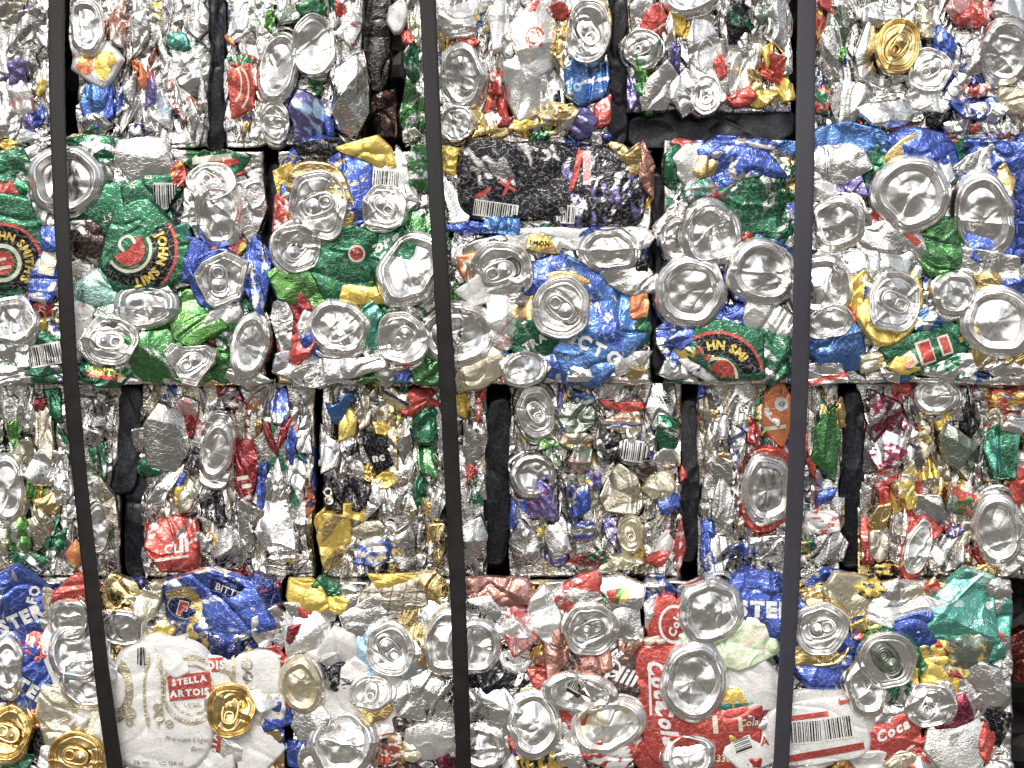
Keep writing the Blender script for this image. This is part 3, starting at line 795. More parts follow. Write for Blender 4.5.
MIXROW = SIL + ['gr', 'bl', 'go', 're', 'ye', 'mg', 'bb', 'te']
it = [
 ('s', 312, 153, 76, 26, 6, 'bk', dict(z=3, A=.6)), ('s', 283, 178, 18, 50, 10, 'ye', dict(z=3)), ('s', 281, 216, 18, 56, -6, 're', dict(z=3, prints=[('blot',6,.3,'wh')])),
 ('s', 326, 188, 92, 96, 10, 'bl', dict(z=2, p=2.2, prints=[('blot',7,.45,'go')], dome=8)), ('s', 321, 198, 76, 88, 6, 'go', dict(z=5, p=2.2, dome=6)),
 ('l', 318, 205, 54, 66, 10, 'si', dict(z=10, body='go', bw=1.3, ta=200, A=.8, tilt=(.1,.15), mouth=False)),
 ('s', 0,0,0,0,0, 'ye', dict(z=9, A=.7, poly=[(330,147),(378,134),(391,146),(399,168),(384,171),(362,160),(345,155)])),
 ('s', 384, 180, 44, 44, 0, 'wh', dict(z=4, A=.5, marks=[('bars',383,184,34,30,-4)])),
 ('s', 406, 190, 24, 90, 6, 'iv', dict(z=3, an=1.8)),
 ('l', 384, 207, 42, 42, 0, 'si', dict(z=8, ta=140, mouth=False, tilt=(.1,-.2))),
 ('s', 424, 172, 32, 64, 0, 'mg', dict(z=2, A=1.3, prints=[('blot',4,.25,'si')])), ('s', 420, 228, 66, 40, 10, 'mg', dict(z=3, prints=[('blot',5,.3,'wh')])),
 ('s', 346, 262, 74, 82, 0, 'gr', dict(z=5, A=.75, prints=[('blot',14,.45,'mg')], n=96, marks=[('disc',357,254,8.5,'cr'),('disc',357,254,6.5,'re'),('rect',357,252,5,3,10,'cr'),('text','Tub',384,246,14,28,'cr',dict(shear=.3,bold=.05))])),
 ('s', 390, 250, 66, 58, 20, 'gr', dict(z=8, A=.7, marks=[('text','org',386,242,15,28,'wh',dict(shear=.3,bold=.06)),('ring',388,259,6,8,'wh'),('text','8',388,259,10,10,'wh')])),
 ('b', 410, 268, 56, 74, -24, 'si', dict(z=9, A=.9, tilt=(.25,-.1), fold=[(200,.1,.5)])),
 ('l', 297, 249, 44, 44, 20, 'si', dict(z=7, body='iv', ta=230, mouth=False, fold=2, tilt=(-.3,.1))),
 ('s', 300, 278, 58, 46, 15, 'lg', dict(z=4, prints=[('blot',9,.25,'gr')])), ('s', 312, 296, 62, 22, -14, 'lg', dict(z=5, prints=[('blot',7,.3,'pg')])),
 ('s', 0,0,0,0,0,'ye', dict(z=6, A=.5, poly=[(316,276),(345,283),(380,288),(420,300),(408,306),(352,305),(322,300)])),
 ('s', 0,0,0,0,0,'ye', dict(z=9, A=.8, poly=[(352,293),(376,285),(384,296),(398,303),(366,306)])),
 ('s', 300, 316, 30, 50, 12, 'dr', dict(z=4)), ('s', 296, 345, 40, 30, 40, 're', dict(z=2)), ('s', 282, 322, 20, 60, 5, 'si', dict(z=3)), ('s', 316, 345, 34, 22, -25, 'bl', dict(z=5)),
 ('b', 338, 328, 60, 54, -14, 'si', dict(z=7, fold=2, A=1.2)), ('s', 377, 328, 28, 48, 0, 'te', dict(z=5)), ('s', 402, 312, 50, 20, 5, 'gr', dict(z=2)),
 ('l', 402, 338, 46, 50, 14, 'si', dict(z=8, body='si', ta=50, tilt=(.1,.15), fold=[(280,.3,.4)])),
 ('s', 0,0,0,0,0,'re', dict(z=6, A=.6, poly=[(378,352),(390,360),(408,370),(428,348),(430,360),(416,376),(394,376),(382,370)])),
 ('s', 345, 368, 96, 22, 4, 'si', dict(z=5, an=1.8)), ('s', 300, 362, 50, 30, 20, 'si', dict(z=4, prints=[('blot',8,.4,'lb')])),
 ('b', 457, 334, 76, 62, 0, 'si', dict(z=8, A=.9)), ('s', 428, 372, 44, 24, 0, 'mg', dict(z=3)), ('s', 478, 368, 56, 34, 25, 'pg', dict(z=5)), ('s', 450, 368, 40, 20, 20, 're', dict(z=3, prints=[('blot',6,.1,'si')])),
 ('s', 455, 188, 34, 84, 4, 'si', dict(z=4, an=1.6)), ('s', 452, 160, 22, 40, 0, 'ye', dict(z=1)), ('s', 468, 226, 60, 14, 6, 'bl', dict(z=4)),
 ('s', 518, 180, 112, 74, -2, 'bk', dict(z=8, A=.6, p=4.5, tilt=(0,0), prints=[('blot',10,.4,'sd')], marks=[('text','X',508,186,20,20,'re',dict(bold=.03)),('poly',[(474,196),(492,186),(490,192),(478,200)],'re'),('bars',496,210,44,16,-8)], n=100)),
 ('s', 597, 186, 88, 78, 0, 'bk', dict(z=7, A=.7, p=4.5, tilt=(0,0), prints=[('blot',8,.2,'pu'),('blot',6,.45,'si')], marks=[('poly',[(578,150),(584,150),(578,176),(572,192),(568,190),(574,170)],'re'),('rect',587,168,8,34,0,'pk'),('bars',560,214,30,18,-4)], n=92)),
 ('s', 500, 225, 74, 18, -5, 'bb', dict(z=7)), ('s', 632, 168, 18, 58, 0, 'go', dict(z=5, an=2)), ('s', 646, 172, 16, 66, 0, 'br', dict(z=4)), ('s', 630, 214, 36, 18, 20, 're', dict(z=4)), ('s', 622, 152, 30, 14, -35, 'go', dict(z=8)),
 ('s', 556, 238, 150, 22, 2, 'iv', dict(z=5, A=.8, an=2)), ('s', 600, 232, 110, 20, -4, 'wh', dict(z=6, A=.8, an=2.2, fang=0)), ('s', 632, 240, 40, 24, 10, 'iv', dict(z=6)),
 ('s', 540, 243, 54, 16, -6, 'ye', dict(z=8, A=.7, marks=[('text','LEMON',538,243,7,-4,'bk'),('rect',548,250,14,4,20,'pk'),('rect',560,248,12,5,25,'lg'),('rect',528,247,10,5,-10,'lb')])),
 ('b', 610, 250, 62, 40, -4, 'si', dict(z=9, body='bl', fold=[(90,0,-.4)], tilt=(0,.35))), ('s', 604, 240, 40, 10, 0, 're', dict(z=9)),
 ('s', 548, 278, 60, 46, 20, 'bl', dict(z=4, prints=[('blot',8,.3,'si')])),
 ('s', 598, 322, 104, 124, 0, 'bb', dict(z=0, tilt=(.03,-.02), A=.9, prints=[('blot',22,.3,'bl'),('blot',5,.62,'si')], n=104, marks=[('text','VICTO',591,346,18,-28,'wh',dict(bold=.05,spread=1.15))])),
 ('s', 562, 366, 60, 34, -10, 'bl', dict(z=1, prints=[('blot',10,.4,'si')])),
 ('s', 563, 306, 70, 68, 0, 'go', dict(z=5, p=2.3, dome=4)), ('l', 561, 308, 56, 56, 0, 'si', dict(z=12, body='go', bw=1.26, ta=-40, mouth=True, A=.4, fold=0, tilt=(.05,.05))),
 ('s', 536, 348, 54, 64, 10, 'gr', dict(z=4, prints=[('blot',9,.5,'si')], marks=[('text','TRA',535,342,11,30,'wh',dict(bold=.04))])), ('l', 524, 368, 40, 30, 10, 'si', dict(z=4, tab=False)),
 ('l', 500, 272, 62, 56, -14, 'si', dict(z=7, fold=2, ta=20)), ('s', 470, 265, 24, 34, 15, 'oR', dict(z=9, A=.5, marks=[('rect',469,265,11,11,15,'cr'),('text','12',469,265,7,15,'bk')])), ('s', 484, 290, 50, 26, 10, 'wh', dict(z=6)),
 ('s', 466, 248, 30, 40, 0, 'si', dict(z=3, A=1.3)), ('s', 468, 298, 60, 16, -5, 'mg', dict(z=2)), ('s', 508, 318, 40, 60, 10, 'iv', dict(z=4, A=1.2, prints=[('blot',6,.4,'pk')])),
 ('s', 630, 278, 54, 34, -30, 'si', dict(z=7)), ('s', 641, 264, 14, 28, 0, 'bk', dict(z=9)), ('s', 640, 302, 22, 40, -6, 'oR', dict(z=6, prints=[('blot',6,.3,'ye')])), ('s', 642, 330, 18, 30, 0, 'gr', dict(z=4)),
 ('s', 630, 362, 44, 18, 20, 'iv', dict(z=4)), ('s', 585, 372, 110, 18, 3, 'si', dict(z=6, an=2, fang=0)), ('s', 515, 376, 60, 16, 0, 're', dict(z=2, prints=[('blot',5,.0,'si')])), ('s', 632, 372, 40, 14, 10, 'go', dict(z=3)),
]
block('block of crushed cans with a black can, a blue can and a folded yellow can', 276, 149, 653, 386, ZF, False, MIXROW, it, (20,38), (16,34))

it = [
 ('s', 695, 166, 66, 44, 25, 'iv', dict(z=5, A=.6, sm=1.4)), ('s', 675, 166, 22, 40, -10, 'gr', dict(z=2)), ('s', 742, 158, 110, 42, -4, 'bl', dict(z=4, prints=[('blot',9,.35,'si')])), ('s', 762, 146, 60, 14, -12, 'bl', dict(z=6, prints=[('band',-12,0,4,'cr')])),
 ('s', 706, 166, 30, 28, 25, 'go', dict(z=7)), ('s', 722, 180, 70, 14, 28, 'bl', dict(z=7)), ('s', 718, 192, 64, 26, 10, 'te', dict(z=5, prints=[('blot',5,.1,'si'),('blot',5,.35,'re')])),
 ('s', 750, 212, 80, 64, -10, 'gr', dict(z=4, A=1.2, prints=[('blot',7,.4,'si')])), ('s', 770, 180, 56, 30, 0, 'gr', dict(z=3, prints=[('blot',6,.1,'si')])),
 ('s', 680, 222, 60, 34, 20, 'si', dict(z=4)), ('b', 678, 240, 32, 42, 0, 'si', dict(z=5)), ('b', 712, 234, 60, 62, 0, 'si', dict(z=10, A=1.3, fold=[(130,.1,.4)])),
 ('s', 706, 332, 88, 46, 14, 'bl', dict(z=5, prints=[('blot',9,.42,'si')])), ('b', 691, 292, 66, 68, 0, 'si', dict(z=11, A=.9, body='si', bw=1.05)), ('s', 748, 248, 24, 30, 0, 're', dict(z=5, marks=[('disc',745,244,1.3,'wh'),('disc',751,250,1.3,'wh'),('disc',744,254,1.3,'wh')])),
 ('b', 763, 272, 64, 62, 0, 'si', dict(z=10, body='bl', bw=1.1, A=.9)), ('s', 738, 318, 50, 22, 35, 'bl', dict(z=6)),
 ('s', 770, 322, 70, 36, -30, 'iv', dict(z=5, an=1.8)), ('s', 775, 350, 50, 60, 0, 'gr', dict(z=4, prints=[('blot',7,.45,'si')])),
 ('s', 728, 352, 84, 56, -8, 'gr', dict(z=13, A=.3, tilt=(0,0), n=100, marks=[('ring',717,378,24,44,'bk',dict(a0=-10,a1=120)),('ring',717,378,44,47,'re',dict(a0=-10,a1=120)),('ring',717,378,18,21,'cr',dict(a0=-10,a1=120)),('disc',722,372,12,'re'),('arc','HN SMI',717,378,33,108,12,'ye',dict(bold=.05))])),
 ('s', 690, 350, 46, 26, -30, 'ye', dict(z=6, prints=[('blot',7,.1,'re'),('blot',8,.4,'gr')])), ('s', 668, 340, 22, 60, 8, 'bl', dict(z=3, prints=[('blot',7,.2,'si')])), ('s', 700, 368, 50, 18, -25, 'wh', dict(z=6, prints=[('blot',9,.3,'bl')])), ('s', 676, 368, 30, 22, 0, 'si', dict(z=5)), ('s', 770, 372, 60, 16, 0, 'si', dict(z=5)),
 # right of the strap
 ('s', 848, 148, 86, 48, 0, 'bb', dict(z=5, p=2.2)), ('s', 840, 166, 60, 40, 0, 'si', dict(z=8)), ('s', 850, 186, 44, 26, -14, 'pu', dict(z=8, prints=[('blot',6,.4,'si')])), ('s', 826, 186, 26, 44, 0, 'iv', dict(z=8)), ('s', 880, 175, 34, 70, 0, 'gr', dict(z=3)),
 ('s', 918, 160, 78, 62, 0, 'bl', dict(z=4, p=2.2)), ('s', 919, 164, 70, 54, 0, 'go', dict(z=6, p=2.2)), ('s', 920, 168, 60, 36, 0, 'si', dict(z=9)),
 ('b', 912, 193, 72, 70, 0, 'si', dict(z=12, A=.7)), ('b', 838, 224, 54, 48, 8, 'si', dict(z=9, A=1.4, tilt=(.1,.2))), ('s', 822, 250, 40, 24, 0, 'si', dict(z=5)),
 ('s', 874, 222, 20, 34, -30, 're', dict(z=6, prints=[('blot',5,.2,'si')])), ('s', 900, 250, 84, 56, -14, 'si', dict(z=6, A=1.3, marks=[('rect',911,238,20,7,-42,'re')])), ('s', 940, 248, 40, 74, 14, 'mg', dict(z=4, prints=[('blot',9,.45,'gr')])), ('s', 946, 225, 40, 20, 0, 'gr', dict(z=3)),
 ('s', 1008, 215, 52, 150, 0, 'bl', dict(z=4, an=1.8, prints=[('blot',10,.4,'nb')])), ('s', 992, 158, 90, 40, 20, 'bl', dict(z=5, prints=[('blot',12,.4,'si')])), ('s', 985, 160, 70, 20, 25, 'si', dict(z=8)),
 ('b', 984, 217, 58, 86, 8, 'si', dict(z=10, A=.9, tilt=(.2,0), body='bl', bw=1.12)), ('s', 1007, 225, 12, 80, -6, 'iv', dict(z=13)), ('s', 1006, 180, 16, 50, 10, 'go', dict(z=9)),
 ('b', 823, 286, 62, 62, 0, 'si', dict(z=9, body='si', bprints=[('blot',9,.3,'re')])), ('s', 862, 268, 70, 40, -10, 'si', dict(z=6, A=1.2)), ('s', 868, 300, 30, 60, 10, 'iv', dict(z=5)), ('s', 846, 310, 40, 20, 0, 're', dict(z=5)),
 ('s', 887, 300, 70, 72, 0, 'bl', dict(z=2, p=2.2)), ('s', 880, 301, 66, 70, 0, 'ye', dict(z=4, p=2.2)), ('l', 895, 302, 50, 60, -12, 'si', dict(z=12, body='ye', bw=1.3, bd=(-5,0), ta=155, mouth=False, A=.8)),
 ('b', 956, 294, 42, 42, 10, 'si', dict(z=8, fold=2)), ('s', 985, 268, 66, 36, -10, 'si', dict(z=8)), ('s', 1000, 278, 60, 22, 14, 'go', dict(z=9)), ('s', 1012, 290, 40, 22, 10, 'bl', dict(z=8)),
 ('s', 1004, 340, 60, 60, 0, 'go', dict(z=6)), ('b', 999, 321, 66, 68, 0, 'si', dict(z=13, A=.5, body='go', bw=1.16, bd=(2,4))),
 ('s', 838, 345, 60, 46, 4, 'bb', dict(z=6, A=1.2, prints=[('blot',10,.3,'bl')])), ('l', 830, 322, 46, 30, 10, 'si', dict(z=7, body='re', tab=False)), ('s', 824, 374, 84, 22, 5, 'si', dict(z=7, prints=[('band',14,-5,5,'re')])), ('s', 872, 362, 34, 22, 20, 'pg', dict(z=7)),
 ('s', 925, 320, 96, 22, 22, 'bb', dict(z=8, prints=[('blot',7,.0,'si')])), ('s', 885, 346, 40, 20, 20, 'sd', dict(z=5)),
 ('s', 930, 346, 92, 38, 20, 'gr', dict(z=9, A=.6, n=90, marks=[('rect',925,352,16,24,18,'cr'),('rect',926,352,12,20,18,'re'),('rect',945,345,12,20,18,'cr'),('rect',945,345,8,16,18,'re'),('poly',[(893,362),(910,350),(918,362),(904,374)],'cr'),('poly',[(897,363),(909,354),(914,362),(904,370)],'oR'),('rect',966,338,14,5,18,'ye')])),
 ('s', 905, 365, 30, 22, 0, 'ye', dict(z=9)), ('s', 960, 368, 110, 26, 8, 'gr', dict(z=6, prints=[('blot',9,.05,'si')])), ('s', 1002, 366, 54, 18, 10, 'si', dict(z=8)), ('s', 1010, 348, 40, 14, 20, 'ye', dict(z=9)), 
]
block('block full of round silver can bottoms with blue and gold can walls', 661, 138, 1050, 386, ZF + 2, False, SIL + ['bl', 'bl', 'gr', 'gr', 'go', 're', 'bb', 'mg'], it, (20,38), (16,34))

# ================================================================== bottom row
it = [
 ('s', 18, 614, 70, 84, 10, 'bl', dict(z=4, A=.7, n=96, prints=[('blot',12,.5,'si')], marks=[('text','STER',22,618,18,24,'wh',dict(bold=.06)),('text','FO',34,594,13,75,'wh',dict(bold=.05))])),
 ('s', 20, 690, 66, 96, 0, 'bl', dict(z=4, A=.7, n=96, marks=[('text','STER',30,688,18,-34,'wh',dict(bold=.06)),('disc',24,655,1.2,'wh'),('disc',12,708,1.2,'wh'),('disc',30,712,1.,'wh')])),
 ('b', 6, 667, 30, 54, 0, 'si', dict(z=8, tilt=(-.1,0))), ('l', 8, 733, 40, 52, -14, 'go', dict(z=8, body='go', ta=-20, fold=[(180,-.1,.3)])), ('s', 14, 764, 50, 24, -12, 'gr', dict(z=8)), ('s', 36, 742, 24, 50, 20, 'bk', dict(z=2)),
 ('s', 72, 602, 44, 56, -8, 're', dict(z=6, A=.8, marks=[('text','Cola',76,606,12,60,'cr',dict(shear=.3))])), ('s', 51, 600, 14, 34, 0, 'pg', dict(z=7)), ('s', 38, 645, 36, 24, -35, 're', dict(z=6, marks=[('text','ARTO',37,644,10,-35,'wh',dict(bold=.05))])),
 ('s', 118, 600, 50, 50, -10, 'go', dict(z=5, prints=[('blot',8,.4,'pg')])), ('s', 106, 620, 50, 16, -10, 're', dict(z=6)), ('s', 134, 584, 60, 16, 0, 'nb', dict(z=4)), ('s', 148, 600, 22, 44, -24, 'pg', dict(z=8)), 
 ('b', 68, 622, 46, 40, 0, 'si', dict(z=7)), ('s', 52, 655, 30, 90, 0, 'wh', dict(z=4, A=.6)), ('b', 78, 652, 58, 56, 0, 'si', dict(z=9, prints=[('blot',20,.6,'lb')])), ('b', 86, 682, 54, 54, 0, 'si', dict(z=12, fold=[(60,.1,-.3)])),
 ('l', 122, 628, 38, 34, 0, 'si', dict(z=7, tab=False)),
 ('s', 210, 602, 120, 60, -10, 'bl', dict(z=5, A=.8, n=104, prints=[('blot',10,.55,'si')], marks=[('disc',182,608,20,'go',dict(squash=1.05,ang=10)),('ring',182,608,14.5,15.6,'pg',dict(squash=.72,ang=-18)),('disc',182,608,14,'nb',dict(squash=.7,ang=-18)),('text','F',183,609,19,-16,'cr',dict(bold=.08)),('text','F',183,609,18,-16,'re',dict(bold=.05))])),
 ('s', 232, 592, 50, 22, -22, 'nb', dict(z=8, marks=[('text','BITTER',232,592,10,-22,'wh')])), ('s', 258, 600, 44, 50, -25, 'nb', dict(z=4, prints=[('blot',6,.45,'re')])), ('s', 252, 622, 60, 10, -35, 'bk', dict(z=7)),
 ('s', 226, 645, 58, 26, -12, 'nb', dict(z=7)), ('s', 224, 639, 52, 14, -4, 'si', dict(z=10)), ('s', 262, 648, 36, 20, -10, 'nb', dict(z=6, prints=[('band',-10,-4,4,'go')])),
 ('s', 120, 668, 24, 90, 0, 'go', dict(z=4)), ('s', 170, 660, 66, 46, 0, 'go', dict(z=1, p=2.2)),
 ('s', 160, 655, 64, 44, -14, 'wh', dict(z=10, A=.6)),
 ('s', 164, 706, 96, 122, 0, 'wh', dict(z=15, A=.3, tilt=(0,0), p=4, n=104, marks=[('ring',192,690,26,30,'pg',dict(squash=1.15)),('ring',192,690,20,22,'pg',dict(squash=1.15)),('ring',117,690,9,15,'pg',dict(squash=2.0)),('ring',116,690,15,18,'pg',dict(squash=1.8)),
      ('rect',190,686,42,25,6,'re'),('text','STELLA',190,680,8.5,8,'wh',dict(bold=.06)),('text','ARTOIS',190,692,9,4,'wh',dict(bold=.06)),
      ('arc','BELGIUM LEUVEN',192,692,27,-40,6,'wh',dict(bold=.02)),('text','LAGER',193,704,5,0,'pg'),('text','Premium Lager',188,738,7,-2,'sd',dict(shear=.3,bold=0.)),('text','Beer',198,748,7,-2,'sd',dict(shear=.3,bold=0)),('text','5% vol',142,761,5,0,'sd'),('text','UK 520 ml',172,762,5,0,'sd'),
      ('ring',150,690,4,6,'pg',dict(squash=6,a0=90,a1=270)),('ring',158,690,4,6,'pg',dict(squash=6,a0=-90,a1=90)),('disc',158,706,4,'pg'),('disc',160,716,5,'pg'),('disc',132,712,5,'pg'),('disc',170,722,4,'pg'),('disc',130,720,4,'pg'),('rect',142,654,2,22,0,'bk'),('rect',145,655,1.4,20,4,'bk'),('rect',139,655,1.2,18,0,'bk')])),
 ('s', 208, 762, 50, 30, 0, 'wh', dict(z=7, A=.5)),
 ('s', 238, 676, 84, 46, 3, 'wh', dict(z=12, p=4, tilt=(0,0), A=.4, n=90, marks=[('rect',212,665,24,14,4,'re'),('text','TOIS',212,665,11,4,'wh',dict(bold=.06)),('ring',220,684,12,17,'pg',dict(a0=-30,a1=90)),('rect',246,668,3,30,4,'pg'),('rect',234,668,3,26,4,'pg'),('ring',247,664,4,6,'sd'),('ring',248,676,3,5,'sd')])),
 ('s', 256, 704, 50, 60, 10, 'wh', dict(z=10, A=.5, prints=[('blot',9,.4,'pg')])), ('s', 256, 742, 54, 56, 0, 'wh', dict(z=10, A=.5)), ('l', 230, 711, 44, 50, 0, 'go', dict(z=15, body='iv', bw=1.15, ta=80, mouth=False, fold=1)),
 ('s', 226, 748, 50, 26, -20, 'iv', dict(z=10, A=.5, marks=[('rect',214,742,14,20,-4,'re'),('text','STA',214,742,9,80,'wh',dict(bold=.05)),('ring',226,748,14,18,'pg',dict(a0=180,a1=330))])),
 ('s', 62, 716, 50, 60, 10, 'pg', dict(z=7, prints=[('blot',6,.2,'iv')])), ('s', 98, 728, 40, 96, 6, 'wh', dict(z=8, A=.5, marks=[('ring',112,726,18,24,'pg',dict(a0=100,a1=260)),('rect',80,700,3,30,-8,'pg')])), ('s', 70, 726, 40, 34, 30, 'wh', dict(z=9, prints=[('blot',8,.2,'pg')])),
 ('l', 76, 756, 54, 44, 0, 'go', dict(z=11, body='go', bw=1.15, ta=-10, fold=1)), ('s', 50, 762, 24, 36, 0, 'iv', dict(z=6)), ('s', 40, 722, 20, 26, 0, 're', dict(z=5, prints=[('blot',5,.1,'go')])),
 ('s', 270, 632, 30, 52, 6, 'si', dict(z=7, prints=[('blot',10,.3,'iv')])), ('s', 273, 658, 22, 24, 10, 're', dict(z=8, marks=[('text','RT',273,658,11,-14,'wh',dict(bold=.05))])), ('s', 268, 690, 36, 40, 0, 'pg', dict(z=7, prints=[('blot',7,.1,'iv')])),
 ('s', 272, 712, 34, 40, 20, 'bl', dict(z=8)), ('s', 270, 746, 26, 56, 20, 'go', dict(z=9)), ('s', 280, 740, 10, 60, 0, 'nb', dict(z=6)),
]
block('block with a big white lager can with red tags and blue beer cans', -70, 579, 283, 850, ZF, False, SIL + ['pg', 'wh', 'go', 'bl', 'nb', 're', 'iv'], it, (20,38), (16,34))

